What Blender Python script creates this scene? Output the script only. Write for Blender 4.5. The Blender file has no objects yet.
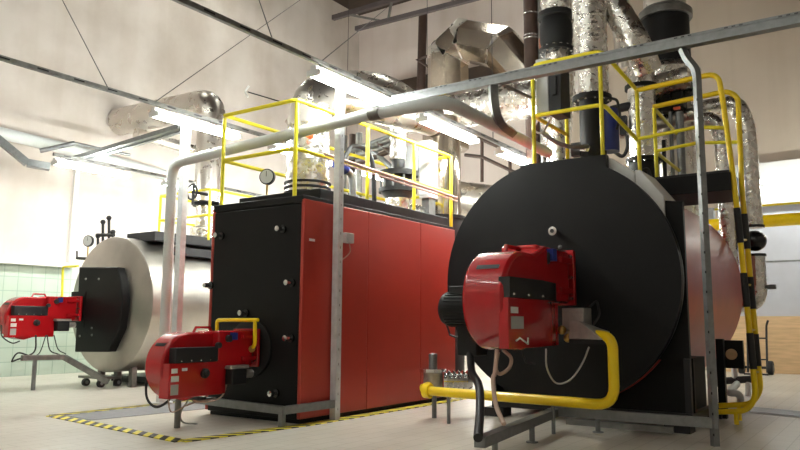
import bpy, bmesh, math, random
from mathutils import Vector, Matrix
random.seed(7)
scene = bpy.context.scene
COL = scene.collection
R = math.radians

# ------------------------------------------------------------------ camera
F, YAW, PITCH, ROLL, CAMH = 724.768, -0.602281476, 0.132211978, 0.00584263584, 1.2
fw = Vector((math.sin(YAW)*math.cos(PITCH), math.cos(YAW)*math.cos(PITCH), math.sin(PITCH)))
rt = Vector((math.cos(YAW), -math.sin(YAW), 0))
up = rt.cross(fw)
cr = rt*math.cos(ROLL)+up*math.sin(ROLL)
cu = -rt*math.sin(ROLL)+up*math.cos(ROLL)
cam = bpy.data.cameras.new('camera'); cam_o = bpy.data.objects.new('camera', cam); COL.objects.link(cam_o)
cam.sensor_width = 36; cam.lens = F*36/800; cam.clip_end = 200
m = Matrix((cr, cu, -fw)).transposed().to_4x4(); m.translation = (0, 0, CAMH)
cam_o.matrix_world = m
scene.camera = cam_o

def at(px, py, X=None, Y=None, Z=None):
    """world point on the plane X=, Y= or Z= that the survey of the photograph gives"""
    d = fw*F+cr*(px-400)-cu*(py-225); o = Vector((0, 0, CAMH))
    for i, v in enumerate((X, Y, Z)):
        if v is not None: return o+d*((v-o[i])/d[i])

# ------------------------------------------------------------------ materials
def mat(name, col, rough=.5, metal=0., bump=0, bscale=40, var=0, vscale=3, coat=0, spec=.5, stretch=(1, 1, 1), emit=0, rvar=0):
    mt = bpy.data.materials.new(name); mt.use_nodes = True
    nt = mt.node_tree; b = nt.nodes['Principled BSDF']
    b.inputs['Base Color'].default_value = (*col, 1); b.inputs['Roughness'].default_value = rough
    b.inputs['Metallic'].default_value = metal; b.inputs['Coat Weight'].default_value = coat
    b.inputs['Specular IOR Level'].default_value = spec
    tc = nt.nodes.new('ShaderNodeTexCoord'); mp = nt.nodes.new('ShaderNodeMapping')
    mp.inputs['Scale'].default_value = stretch; nt.links.new(tc.outputs['Object'], mp.inputs['Vector'])
    if var or rvar:
        n = nt.nodes.new('ShaderNodeTexNoise'); n.inputs['Scale'].default_value = vscale; n.inputs['Detail'].default_value = 6
        nt.links.new(mp.outputs['Vector'], n.inputs['Vector'])
        if var:
            r = nt.nodes.new('ShaderNodeValToRGB')
            r.color_ramp.elements[0].position = .3; r.color_ramp.elements[1].position = .7
            r.color_ramp.elements[0].color = (*[c*(1-var) for c in col], 1)
            r.color_ramp.elements[1].color = (*[min(1, c*(1+var)) for c in col], 1)
            nt.links.new(n.outputs['Fac'], r.inputs['Fac']); nt.links.new(r.outputs['Color'], b.inputs['Base Color'])
        if rvar:
            mr = nt.nodes.new('ShaderNodeMapRange'); mr.inputs['To Min'].default_value = max(.02, rough-rvar); mr.inputs['To Max'].default_value = rough+rvar
            mr.inputs['From Min'].default_value = .3; mr.inputs['From Max'].default_value = .7
            nt.links.new(n.outputs['Fac'], mr.inputs['Value']); nt.links.new(mr.outputs['Result'], b.inputs['Roughness'])
    if bump:
        n2 = nt.nodes.new('ShaderNodeTexNoise'); n2.inputs['Scale'].default_value = bscale; n2.inputs['Detail'].default_value = 3
        bp = nt.nodes.new('ShaderNodeBump'); bp.inputs['Strength'].default_value = bump; bp.inputs['Distance'].default_value = .05
        nt.links.new(mp.outputs['Vector'], n2.inputs['Vector']); nt.links.new(n2.outputs['Fac'], bp.inputs['Height']); nt.links.new(bp.outputs['Normal'], b.inputs['Normal'])
    if emit:
        b.inputs['Emission Color'].default_value = (*col, 1); b.inputs['Emission Strength'].default_value = emit
    return mt

M = {}
M['burner_red'] = mat('burner_red', (.41, .006, .010), .24, coat=.35, var=.06)
M['boiler_red'] = mat('boiler_red', (.37, .036, .022), .36, var=.07, vscale=1.5)
M['dark_red'] = mat('dark_red', (.20, .02, .018), .4)
M['shell_red'] = mat('shell_red', (.44, .055, .038), .38, var=.10, vscale=2, spec=.28)
M['black'] = mat('black_paint', (.005, .005, .0052), .48, var=.15, vscale=4, spec=.22)
M['black_gloss'] = mat('black_gloss', (.008, .008, .009), .25)
M['black_matte'] = mat('black_matte', (.007, .007, .0075), .6, spec=.35)
M['charcoal'] = mat('charcoal', (.016, .016, .018), .5, spec=.4)
M['rubber'] = mat('rubber', (.01, .01, .01), .55)
M['foil'] = mat('foil_insulation', (.74, .72, .68), .27, 1, bump=.42, bscale=11, rvar=.08, vscale=9)
M['foil_smooth'] = mat('sheet_metal_duct', (.64, .60, .55), .30, 1, bump=.16, bscale=5, rvar=.07, vscale=5)
M['mirror'] = mat('bright_sheet_metal', (.60, .53, .45), .14, 1, bump=.05, bscale=3)
M['shell'] = mat('stainless_shell', (.45, .43, .39), .36, 1, var=.14, vscale=2, rvar=.07, bump=.05, bscale=2.5)
M['galv'] = mat('galvanised_steel', (.225, .235, .24), .42, .75, var=.12, vscale=14)
M['galv_dark'] = mat('weathered_steel', (.22, .22, .21), .45, .7, var=.2, vscale=10)
M['chrome'] = mat('chrome', (.75, .75, .74), .18, 1)
M['alu'] = mat('cast_aluminium', (.45, .43, .40), .45, .7, var=.1, vscale=20)
M['rail'] = mat('rail_yellow', (.84, .73, .025), .38, var=.08, vscale=6)
M['gas'] = mat('gas_yellow', (.97, .68, .004), .30, var=.06, vscale=3, coat=.3)
M['pipe_grey'] = mat('pipe_grey', (.56, .59, .585), .42, var=.08, vscale=2)
M['post_white'] = mat('post_galvanised', (.60, .62, .63), .45, .1, var=.14, vscale=9)
M['steel_brown'] = mat('brown_steel', (.055, .03, .022), .5, var=.2, vscale=5)
M['truss'] = mat('truss_steel', (.075, .060, .062), .5, var=.15)
M['wood'] = mat('plywood', (.62, .42, .23), .55, var=.14, vscale=2, stretch=(1, 1, 9))
M['dark_wood'] = mat('dark_timber', (.035, .02, .012), .7, var=.35, vscale=2, stretch=(1, 6, 1))
M['cab'] = mat('cabinet_grey', (.52, .54, .55), .4)
M['blue'] = mat('motor_blue', (.015, .03, .20), .35)
M['orange'] = mat('orange_plastic', (.8, .12, .03), .4)
M['white'] = mat('white_label', (.78, .78, .76), .5)
M['label_grey'] = mat('grey_label', (.42, .41, .40), .45)
M['lamp_body'] = mat('lamp_housing', (.75, .76, .76), .4)
M['tube'] = mat('fluorescent_tube', (.97, 1, .945), .4, emit=105)
M['tube_fill_back'] = mat('fluorescent_tube_fill_back', (.975, 1, .92), .4, emit=37)  # dimmer tubes, for the added fill lamps and the back wall lamps
M['cable_beige'] = mat('beige_cable', (.50, .36, .28), .5)
M['cable_white'] = mat('pale_cable', (.50, .50, .48), .45)
M['beam'] = mat('beam_white', (.66, .66, .65), .6, var=.03)
M['ledge'] = mat('ledge_white', (.78, .77, .74), .5)
M['plate_grey'] = mat('floor_plate_grey', (.20, .20, .205), .6, var=.12, vscale=12)
M['grate'] = mat('drain_grating', (.30, .33, .37), .5, .3)
M['brass'] = mat('brass', (.55, .38, .12), .35, 1)
M['glassface'] = mat('dial_face', (.62, .64, .62), .25)
M['primer'] = mat('rust_primer', (.35, .13, .08), .5, var=.15)

def links(nt, a, b): nt.links.new(a, b)
def wall_mat(name, col, stain, dado=False):
    mt = bpy.data.materials.new(name); mt.use_nodes = True; nt = mt.node_tree; b = nt.nodes['Principled BSDF']
    b.inputs['Roughness'].default_value = .8
    tc = nt.nodes.new('ShaderNodeTexCoord')
    n = nt.nodes.new('ShaderNodeTexNoise'); n.inputs['Scale'].default_value = .45; n.inputs['Detail'].default_value = 5; n.inputs['Roughness'].default_value = .55
    links(nt, tc.outputs['Object'], n.inputs['Vector'])
    r = nt.nodes.new('ShaderNodeValToRGB'); r.color_ramp.elements[0].position = .34; r.color_ramp.elements[1].position = .6
    r.color_ramp.elements[0].color = (*stain, 1); r.color_ramp.elements[1].color = (*col, 1)
    links(nt, n.outputs['Fac'], r.inputs['Fac'])
    # faint vertical runs of dirt
    mp = nt.nodes.new('ShaderNodeMapping'); mp.inputs['Scale'].default_value = (2.2, 2.2, .12); links(nt, tc.outputs['Object'], mp.inputs['Vector'])
    n2 = nt.nodes.new('ShaderNodeTexNoise'); n2.inputs['Scale'].default_value = 1; n2.inputs['Detail'].default_value = 4; links(nt, mp.outputs['Vector'], n2.inputs['Vector'])
    r2 = nt.nodes.new('ShaderNodeValToRGB'); r2.color_ramp.elements[0].position = .33; r2.color_ramp.elements[1].position = .5
    r2.color_ramp.elements[0].color = (.86, .83, .79, 1); r2.color_ramp.elements[1].color = (1, 1, 1, 1)
    links(nt, n2.outputs['Fac'], r2.inputs['Fac'])
    mx = nt.nodes.new('ShaderNodeMix'); mx.data_type = 'RGBA'; mx.blend_type = 'MULTIPLY'; mx.inputs['Factor'].default_value = .3
    links(nt, r.outputs['Color'], mx.inputs['A']); links(nt, r2.outputs['Color'], mx.inputs['B']); links(nt, mx.outputs['Result'], b.inputs['Base Color'])
    n3 = nt.nodes.new('ShaderNodeTexNoise'); n3.inputs['Scale'].default_value = 6; bp = nt.nodes.new('ShaderNodeBump'); bp.inputs['Strength'].default_value = .12
    links(nt, tc.outputs['Object'], n3.inputs['Vector']); links(nt, n3.outputs['Fac'], bp.inputs['Height']); links(nt, bp.outputs['Normal'], b.inputs['Normal'])
    return mt
M['wall'] = wall_mat('wall_plaster', (.68, .625, .58), (.53, .47, .42))
M['wall_back'] = wall_mat('back_wall_plaster', (.535, .455, .375), (.475, .40, .325))
def tile_mat(name, c1, c2, mortar, w, h, ms, rough, offset, axes):
    mt = bpy.data.materials.new(name); mt.use_nodes = True; nt = mt.node_tree; b = nt.nodes['Principled BSDF']
    b.inputs['Roughness'].default_value = rough
    tc = nt.nodes.new('ShaderNodeTexCoord'); sx = nt.nodes.new('ShaderNodeSeparateXYZ'); cx = nt.nodes.new('ShaderNodeCombineXYZ')
    links(nt, tc.outputs['Object'], sx.inputs[0]); links(nt, sx.outputs[axes[0]], cx.inputs[0]); links(nt, sx.outputs[axes[1]], cx.inputs[1])
    br = nt.nodes.new('ShaderNodeTexBrick'); br.offset = offset
    br.inputs['Color1'].default_value = (*c1, 1); br.inputs['Color2'].default_value = (*c2, 1); br.inputs['Mortar'].default_value = (*mortar, 1)
    br.inputs['Scale'].default_value = 1; br.inputs['Mortar Size'].default_value = ms; br.inputs['Brick Width'].default_value = w; br.inputs['Row Height'].default_value = h
    links(nt, cx.outputs[0], br.inputs['Vector'])
    n = nt.nodes.new('ShaderNodeTexNoise'); n.inputs['Scale'].default_value = .9; n.inputs['Detail'].default_value = 5; links(nt, tc.outputs['Object'], n.inputs['Vector'])
    r = nt.nodes.new('ShaderNodeValToRGB'); r.color_ramp.elements[0].position = .35; r.color_ramp.elements[1].position = .6
    r.color_ramp.elements[0].color = (.84, .83, .80, 1); r.color_ramp.elements[1].color = (1, 1, 1, 1); links(nt, n.outputs['Fac'], r.inputs['Fac'])
    mx = nt.nodes.new('ShaderNodeMix'); mx.data_type = 'RGBA'; mx.blend_type = 'MULTIPLY'; mx.inputs['Factor'].default_value = .7
    links(nt, br.outputs['Color'], mx.inputs['A']); links(nt, r.outputs['Color'], mx.inputs['B']); links(nt, mx.outputs['Result'], b.inputs['Base Color'])
    bp = nt.nodes.new('ShaderNodeBump'); bp.inputs['Strength'].default_value = .25; bp.inputs['Distance'].default_value = .01; bp.invert = True
    links(nt, br.outputs['Fac'], bp.inputs['Height']); links(nt, bp.outputs['Normal'], b.inputs['Normal'])
    return mt
M['floor'] = tile_mat('floor_tiles', (.62, .58, .51), (.59, .55, .48), (.46, .42, .35), .40, .20, .006, .34, .5, (1, 0))
M['dado'] = tile_mat('wall_tiles', (.52, .61, .53), (.49, .58, .50), (.36, .47, .39), .30, .30, .009, .25, 0, (1, 2))
def stripe_mat():
    mt = bpy.data.materials.new('hazard_stripes'); mt.use_nodes = True; nt = mt.node_tree; b = nt.nodes['Principled BSDF']; b.inputs['Roughness'].default_value = .5
    uv = nt.nodes.new('ShaderNodeUVMap'); uv.uv_map = 'UVMap'; sx = nt.nodes.new('ShaderNodeSeparateXYZ'); links(nt, uv.outputs[0], sx.inputs[0])
    a = nt.nodes.new('ShaderNodeMath'); a.operation = 'ADD'; links(nt, sx.outputs[0], a.inputs[0]); links(nt, sx.outputs[1], a.inputs[1])
    d = nt.nodes.new('ShaderNodeMath'); d.operation = 'DIVIDE'; d.inputs[1].default_value = .21; links(nt, a.outputs[0], d.inputs[0])
    fr = nt.nodes.new('ShaderNodeMath'); fr.operation = 'FRACT'; links(nt, d.outputs[0], fr.inputs[0])
    g = nt.nodes.new('ShaderNodeMath'); g.operation = 'GREATER_THAN'; g.inputs[1].default_value = .5; links(nt, fr.outputs[0], g.inputs[0])
    mx = nt.nodes.new('ShaderNodeMix'); mx.data_type = 'RGBA'; links(nt, g.outputs[0], mx.inputs['Factor'])
    mx.inputs['A'].default_value = (.015, .015, .012, 1); mx.inputs['B'].default_value = (.84, .72, .04, 1); links(nt, mx.outputs['Result'], b.inputs['Base Color'])
    return mt
M['hazard'] = stripe_mat()

# ------------------------------------------------------------------ mesh helpers
class MB:
    def __init__(s): s.bm = bmesh.new()
    def hull8(s, p):
        v = [s.bm.verts.new(q) for q in p]
        for f in ((0, 3, 2, 1), (4, 5, 6, 7), (0, 1, 5, 4), (1, 2, 6, 5), (2, 3, 7, 6), (3, 0, 4, 7)): s.bm.faces.new([v[i] for i in f])
        return s
    def box(s, x0, x1, y0, y1, z0, z1):
        return s.hull8([(x0, y0, z0), (x1, y0, z0), (x1, y1, z0), (x0, y1, z0), (x0, y0, z1), (x1, y0, z1), (x1, y1, z1), (x0, y1, z1)])
    def bar(s, a, b, w, h, upv=(0, 0, 1)):
        a, b = Vector(a), Vector(b); d = (b-a).normalized(); sd = d.cross(Vector(upv))
        if sd.length < 1e-3: sd = d.cross(Vector((0, 1, 0)))
        sd.normalize(); u = sd.cross(d); sd *= w/2; u = u*h/2
        return s.hull8([a-sd-u, a+sd-u, b+sd-u, b-sd-u, a-sd+u, a+sd+u, b+sd+u, b-sd+u])
    def prism(s, pts, axis, a, b):
        def q(u, v, t):
            return {'x': (t, u, v), 'y': (u, t, v), 'z': (u, v, t)}[axis]
        A = [s.bm.verts.new(q(u, v, a)) for u, v in pts]; B = [s.bm.verts.new(q(u, v, b)) for u, v in pts]; n = len(pts)
        s.bm.faces.new(A); s.bm.faces.new(B[::-1])
        for i in range(n): s.bm.faces.new((A[i], B[i], B[(i+1) % n], A[(i+1) % n]))
        return s
    def rings(s, centers, normals, radii, n=20, cap=True, closed=False):
        prev = None; ref = None; first = None
        for c, t, r in zip(centers, normals, radii):
            t = t.normalized()
            if ref is None:
                ref = t.cross(Vector((0, 0, 1)))
                if ref.length < .01: ref = t.cross(Vector((1, 0, 0)))
            ref = (ref-t*ref.dot(t)).normalized(); o = t.cross(ref)
            ring = [s.bm.verts.new(c+(ref*math.cos(2*math.pi*i/n)+o*math.sin(2*math.pi*i/n))*r) for i in range(n)]
            if prev:
                for i in range(n): s.bm.faces.new((prev[i], prev[(i+1) % n], ring[(i+1) % n], ring[i]))
            else: first = ring
            prev = ring
        if cap: s.bm.faces.new(first[::-1]); s.bm.faces.new(prev)
        return s
    def cyl(s, a, b, r, r2=None, n=24):
        a, b = Vector(a), Vector(b); d = b-a
        return s.rings([a, b], [d, d], [r, r if r2 is None else r2], n)
    def lathe(s, a, d, prof, n=28):
        """prof: (distance along d, radius)"""
        a, d = Vector(a), Vector(d).normalized()
        return s.rings([a+d*t for t, r in prof], [d]*len(prof), [max(r, .0005) for t, r in prof], n)
    def tube(s, pts, r, n=14, bend=0, seg=6):
        P = [Vector(p) for p in pts]; path = [P[0]]
        for i in range(1, len(P)-1):
            if bend:
                a, b, c = P[i-1], P[i], P[i+1]; d1 = (a-b); d2 = (c-b); k = min(bend, d1.length*.48, d2.length*.48)
                s1 = b+d1.normalized()*k; s2 = b+d2.normalized()*k
                for j in range(seg+1):
                    t = j/seg; path.append(s1*(1-t)**2+b*2*t*(1-t)+s2*t*t)
            else: path.append(P[i])
        path.append(P[-1]); T = []
        for i in range(len(path)):
            t = Vector((0, 0, 0))
            if i: t += (path[i]-path[i-1]).normalized()
            if i < len(path)-1: t += (path[i+1]-path[i]).normalized()
            T.append(t if t.length > 1e-4 else Vector((0, 0, 1)))
        return s.rings(path, T, [r]*len(path), n)
    def mitre(s, pts, r, n=8, rot=0):
        P = [Vector(p) for p in pts]; d = (P[1]-P[0]).normalized()
        side = Vector((0, 1, 0)); side = (side-d*side.dot(d)).normalized(); prev = None; ring = None; first = None
        for i in range(len(P)):
            if i == 0:
                o = d.cross(side); co = [P[0]+(side*math.cos(rot+2*math.pi*k/n)+o*math.sin(rot+2*math.pi*k/n))*r for k in range(n)]
            else:
                d1 = (P[i]-P[i-1]).normalized(); d2 = (P[i+1]-P[i]).normalized() if i < len(P)-1 else d1
                nb = (d1+d2).normalized(); co = [c+d1*((P[i]-c).dot(nb)/d1.dot(nb)) for c in co]
            ring = [s.bm.verts.new(c) for c in co]
            if prev:
                for k in range(n): s.bm.faces.new((prev[k], prev[(k+1) % n], ring[(k+1) % n], ring[k]))
            else: first = ring
            prev = ring
        s.bm.faces.new(first[::-1]); s.bm.faces.new(prev); return s
    def spline(s, pts, r, n=8, seg=8):
        P = [Vector(p) for p in pts]; Q = [P[0]*2-P[1]]+P+[P[-1]*2-P[-2]]; out = []
        for i in range(1, len(Q)-2):
            for j in range(seg):
                t = j/seg; a, b, c, d = Q[i-1], Q[i], Q[i+1], Q[i+2]
                out.append(.5*((2*b)+(c-a)*t+(2*a-5*b+4*c-d)*t*t+(3*b-a-3*c+d)*t**3))
        out.append(P[-1]); return s.tube(out, r, n)
    def ball(s, c, r, sc=(1, 1, 1)):
        bmesh.ops.create_uvsphere(s.bm, u_segments=20, v_segments=12, radius=r, matrix=Matrix.Translation(c) @ Matrix.Diagonal((*sc, 1))); return s
    def build(s, name, material, parent=None, bevel=0, ang=35, uvs=False):
        bm = s.bm
        bmesh.ops.recalc_face_normals(bm, faces=bm.faces)
        if parent is None:
            xs = [v.co for v in bm.verts]
            o = Vector(((min(c.x for c in xs)+max(c.x for c in xs))/2, (min(c.y for c in xs)+max(c.y for c in xs))/2, min(c.z for c in xs)))
        else: o = worldloc(parent)
        for v in bm.verts: v.co -= o
        me = bpy.data.meshes.new(name); bm.to_mesh(me); bm.free()
        me.materials.append(material)
        me.shade_smooth(); me.set_sharp_from_angle(angle=R(ang))
        ob = bpy.data.objects.new(name, me); COL.objects.link(ob)
        if parent is None: ob.location = o
        else: ob.parent = parent
        if bevel:
            md = ob.modifiers.new('bevel', 'BEVEL'); md.width = bevel; md.segments = 2; md.limit_method = 'ANGLE'; md.angle_limit = R(40)
        return ob
def merge(ob, mb, material):
    o = worldloc(ob); bm = mb.bm
    for v in bm.verts: v.co -= o
    tmp = bpy.data.meshes.new('tmp'); bm.to_mesh(tmp); bm.free()
    b2 = bmesh.new(); b2.from_mesh(ob.data); n = len(b2.faces); b2.from_mesh(tmp); b2.faces.ensure_lookup_table()
    for f in b2.faces[n:]: f.material_index = 1
    b2.to_mesh(ob.data); b2.free(); bpy.data.meshes.remove(tmp); ob.data.materials.append(material)
def worldloc(o):
    l = Vector(o.location)
    while o.parent: o = o.parent; l += Vector(o.location)
    return l
def tag(o, label, cat, group=None, kind=None):
    o['label'] = label; o['category'] = cat
    if group: o['group'] = group
    if kind: o['kind'] = kind
    return o
def thing(name, loc, label, cat, group=None):
    o = bpy.data.objects.new(name, None); COL.objects.link(o); o.location = loc; o.empty_display_size = .2
    return tag(o, label, cat, group)
def struct(o): o['kind'] = 'structure'; return o
KIDS = lambda o: [c for c in bpy.data.objects if c.parent == o]
def copy_tree(o, parent=None):
    c = o.copy(); COL.objects.link(c)
    if parent: c.parent = parent
    for k in KIDS(o): copy_tree(k, c)
    return c

# ------------------------------------------------------------------ the room
XL, XR, YB, YF, ZC = -15.6, 8.0, 20.0, -6.0, 12.3
struct(MB().box(XL-.3, XR+.3, YF-.3, YB+.3, -.3, 0).build('floor', M['floor']))
struct(MB().box(XL-.3, XL, YF-.3, YB+.3, 0, ZC).build('wall_left', M['wall']))
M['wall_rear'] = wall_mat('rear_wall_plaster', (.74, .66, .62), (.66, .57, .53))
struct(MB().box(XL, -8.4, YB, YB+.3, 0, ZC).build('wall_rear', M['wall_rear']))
struct(MB().box(-8.4, XR, YB, YB+.3, 0, ZC).build('wall_back', M['wall_back']))
struct(MB().box(XR, XR+.3, YF-.3, YB+.3, 0, ZC).build('wall_right', M['wall']))
struct(MB().box(XL, XR, YF-.3, YF, 0, ZC).build('wall_front', M['wall']))
struct(MB().box(XL-.3, XR+.3, YF-.3, YB+.3, ZC, ZC+.3).build('ceiling', M['dark_wood']))
struct(MB().box(XL, XL+.02, YF, YB, 0, 2.36).build('trim_1', M['dado']))                       # tiled dado on the left wall
struct(MB().box(XL, XL+.22, YF, 9.33, 2.36, 2.46).build('trim_2', M['ledge'], bevel=.01))           # ledge above the tiles
struct(MB().box(XL, XL+.09, 9.3, 9.42, 2.36, 4.9).build('trim_3', M['ledge'], bevel=.01))      # upright at the end of the ledge
struct(MB().box(-3.4, XR, 19.55, YB, 4.10, 5.15).build('trim_4', M['beam'], bevel=.01))         # white beam on the back wall
struct(MB().box(-4.0, XR, 19.93, YB, 2.7, 2.74).build('trim_5', M['galv']))                    # thin rail under it
struct(MB().box(-3.75, XR, 19.94, YB, 1.38, 4.10).build('trim_7', mat('lower_wall_paint', (.47, .48, .53), .6, var=.04)))
struct(MB().box(-4.1, XR, 19.9, YB, 0, 1.38).build('trim_6', M['wood']))                       # timber boarding
b = MB().box(-15.55, -12.0, 19.75, YB, 8.98, 9.4); struct(b.build('trim_8', M['dark_wood']))    # dark timber across the back corner
b = MB().box(-12.0, -7.6, 19.75, YB, 8.75, 9.3); struct(b.build('trim_9', M['dark_wood']))

# drain grating in the floor, right
t = thing('floor_drain', (-.9, 11.3, 0), 'blue grey slotted drain channel set in the floor right of the yellow ladder', 'drain')
d0, d1 = at(742, 409, Z=0), at(815, 416, Z=0)
g = MB(); dv = (d1-d0)
yv = Vector((0, 1, 0))
g.bar(d0+Vector((0, 0, .004)), d1+Vector((0, 0, .004)), .75, .006); g.build('frame', M['beam'], t)
g = MB()
for i in range(24):
    p = d0+dv*((i+.5)/24); g.bar(p+Vector((-.05, -.30, .009)), p+Vector((.05, .30, .009)), .035, .006)
g.build('slots', M['grate'], t)

# grey plate and hazard tape around the middle boiler
tag(MB().hull8([(-8.84, 5.33, .001), (-8.1, 5.26, .001), (-7.62, 9.2, .001), (-8.82, 9.2, .001), (-8.84, 5.33, .006), (-8.1, 5.26, .006), (-7.62, 9.2, .006), (-8.82, 9.2, .006)]).build('floor_plate', M['plate_grey']),
    'grey floor plate lying inside the left line of the striped tape', 'floor plate')
def tape(corners, w, parent):
    mb = MB(); lay = None
    for a, b in zip(corners[:-1], corners[1:]):
        a, b = Vector(a), Vector(b); d = (b-a).normalized(); n = Vector((-d.y, d.x, 0)); L = (b-a).length
        mb = MB(); mb.hull8([a-n*w/2+Vector((0, 0, .001)), a+n*w/2+Vector((0, 0, .001)), b+n*w/2+Vector((0, 0, .001)), b-n*w/2+Vector((0, 0, .001)), a-n*w/2+Vector((0, 0, .009)), a+n*w/2+Vector((0, 0, .009)), b+n*w/2+Vector((0, 0, .009)), b-n*w/2+Vector((0, 0, .009))])
        lay = mb.bm.loops.layers.uv.new('UVMap')
        for f in mb.bm.faces:
            for l in f.loops:
                q = l.vert.co-a; l[lay].uv = (q.dot(d), q.dot(n))
        mb.build('strip', M['hazard'], parent)
t = thing('hazard_tape', (-7.4, 6.5, 0), 'yellow and black striped floor tape framing the middle red boiler', 'tape')
tape([(-8.86, 10.2, 0), (-8.86, 5.217, 0), (-6.0, 4.905, 0), (-5.77, 6.5, 0), (-5.77, 10.6, 0)], .15, t)
t = thing('hazard_tape', (-4.4, 9.0, 0), 'short piece of striped floor tape behind the big front burner', 'tape')
tape([(-5.45, 10.9, 0), (-4.3, 10.9, 0)], .15, t)

# ------------------------------------------------------------------ lamps and their channels
def lamp(loc, label, group):
    x, y, z = loc
    t = thing('fluorescent_lamp', loc, label, 'lamp', group)
    MB().prism([(x-.045, z+.03), (x+.045, z+.03), (x+.035, z+.10), (x-.035, z+.10)], 'y', y-.83, y+.83).build('housing', M['lamp_body'], t)
    for s in (-1, 1):
        MB().cyl((x+s*.06, y-.80, z), (x+s*.06, y+.80, z), .028, n=10).build('tube', M['tube'], t)
    for s in (-1, 1):
        MB().box(x-.1, x+.1, y+s*.81-.02, y+s*.81+.02, z-.03, z+.04).build('end_cap', M['lamp_body'], t)
    return t
rows = [('left', -13.3, [8.35, 10.9, 13.4, 15.9]), ('middle', -8.87, [7.3, 9.75, 12.1, 14.55, 17.0]), ('right', -5.72, [7.25, 9.7, 12.25])]  # rearmost left and middle row lamps are added to light the back wall
words = ['first', 'second', 'third', 'fourth', 'added fifth']
rown = {'left': 'row by the left wall', 'middle': 'middle row above the silver pipes', 'right': 'right row above the red boiler'}
master = None
for rn, x, ys in rows:
    for i, y in enumerate(ys):
        lab = 'lit fluorescent lamp, %s from the front in the %s' % (words[i], rown[rn])
        if master is None: master = lamp((x, y, 4.2), lab, 'fluorescent lamps under the channels'); continue
        c = copy_tree(master); c.location = (x, y, 4.2); c['label'] = lab
far = None
for x in (-13.5, -10.5, -7.5, -4.5, -1.5):  # unseen lamps added to brighten the upper walls and the floor
    for y in (-4, -1.5, 1):
        if far is None:
            far = lamp((x, y, 10.8), '', '')
            for k in KIDS(far):
                if k.name.startswith('tube'): k.data.materials[0] = M['tube_fill_back']
            c = far
        else: c = copy_tree(far); [bpy.data.objects.remove(k) for k in KIDS(c) if k.name.startswith('hanger')]
        c.location = (x, y, 10.8); c['label'] = 'added fill lamp under the roof over the front of the hall, outside the picture'; c['group'] = 'added fill lamps over the front of the hall'
        h = MB().cyl((x, y, 10.9), (x, y, ZC), .02, n=8).build('hanger_rod', M['galv'], c)
for x, y in [(-13.2, 9.5), (-13.2, 13.2), (-10.2, 13.6), (-7.2, 13.8)]:  # more unseen lamps, added to lift the upper back corner
    c = copy_tree(far); c.location = (x, y, 10.9); c['label'] = 'added fill lamp high under the roof of the back corner, above the picture'; c['group'] = 'added fill lamps under the roof of the back corner'
for x, y in [(-2.05, 18.6), (-.1, 18.6)]:
    c = copy_tree(far); [bpy.data.objects.remove(k) for k in KIDS(c) if k.name.startswith('hanger')]
    c.location = (x, y, 4.5); c.rotation_euler.z = R(90); c['label'] = 'fluorescent lamp mounted in front of the white beam on the back wall'; c['group'] = 'lamps along the back wall'

def channel(x, y0, y1, label, wires):
    z = 4.38
    t = thing('lamp_channel', (x, (y0+y1)/2, z-.04), label, 'channel')
    rl = MB().box(x-.025, x+.025, y0, y1, z-.04, z+.02).build('rail', M['galv_dark'], t)
    b = MB()
    n = int((y1-y0)/.5)
    for i in range(n): b.box(x-.027, x+.027, y0+.2+i*.5, y0+.35+i*.5, z-.02, z)
    merge(rl, b, M['charcoal'])
    h = MB()
    for y in [v for r in rows if r[1] == x for v in r[2]]:
        for s in (-.7, .7): h.box(x-.012, x+.012, y+s-.012, y+s+.012, 4.30, z-.03)
    if h.bm.verts: h.build('hanger', M['galv'], t)
    for a, bb in wires:
        a, bb = Vector(a), Vector(bb); d = bb-a; k = (ZC-a.z)/d.z
        if d.x < 0: k = min(k, (XL-a.x)/d.x)
        bb = a+d*k
        MB().cyl(a, bb, .007, n=6).build('guy_rod', M['charcoal'], t)
channel(-13.3, 7.5, 17.0, 'galvanised channel carrying the lamps nearest the left wall', [((-13.3, 16.5, 4.4), (-13.3, 16.5, 12.3))])
P1 = at(108, 88, X=-8.87); P2 = at(155, 102, X=-8.87)
channel(-8.87, -2.5, 18.0, 'slotted channel carrying the lamp row over the gap between silver and red boiler',
        [(P1, at(52, -20, Y=6.5)), (P2, at(300, 0, X=-13.0)), ((-8.87, 14, 4.4), (-8.87, 14, 12.3))])
P3 = at(272, 38, X=-5.72); P4 = at(318, 64, X=-5.72)
channel(-5.72, -2.5, 13.4, 'slotted channel carrying the lamp row over the right side of the red boiler',
        [(P3, at(255, -12, Y=7)), (P4, at(372, 20, X=-9.0)), ((-5.72, 11.2, 4.4), (-5.72, 11.2, 12.3))])

# ------------------------------------------------------------------ roof steel
t = thing('roof_truss', (-8, 17, 10.6), 'purple grey lattice roof truss at the top of the back corner', 'roof truss')
A0, A1 = at(333, 18, Y=17), at(420, -8, Y=17); A1 = A0+(A1-A0)*8
B0, B1 = at(356, 29, Y=17), at(480, -3, Y=17); B1 = B0+(B1-B0)*4
A0 = A0+(A0-A1).normalized()*.0
MB().bar(A0, A1, .13, .15).build('top_chord', M['truss'], t)
MB().bar(B0, B1, .13, .13).build('bottom_chord', M['truss'], t)
for i in range(14):
    a = A0+(A1-A0)*((i+.3)/15); c = B0+(B1-B0)*((i+.0)/14.2) if i % 2 else B0+(B1-B0)*((i+.9)/14.2)
    MB().bar(a, c, .06, .06).build('web_bar', M['galv_dark'], t)
tag(MB().box(-15.5, -11.2, 16.0, 16.25, 11.85, 12.3).build('roof_beam', M['dark_wood']), 'dark timber roof beam above the purple grey truss', 'beam')

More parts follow.
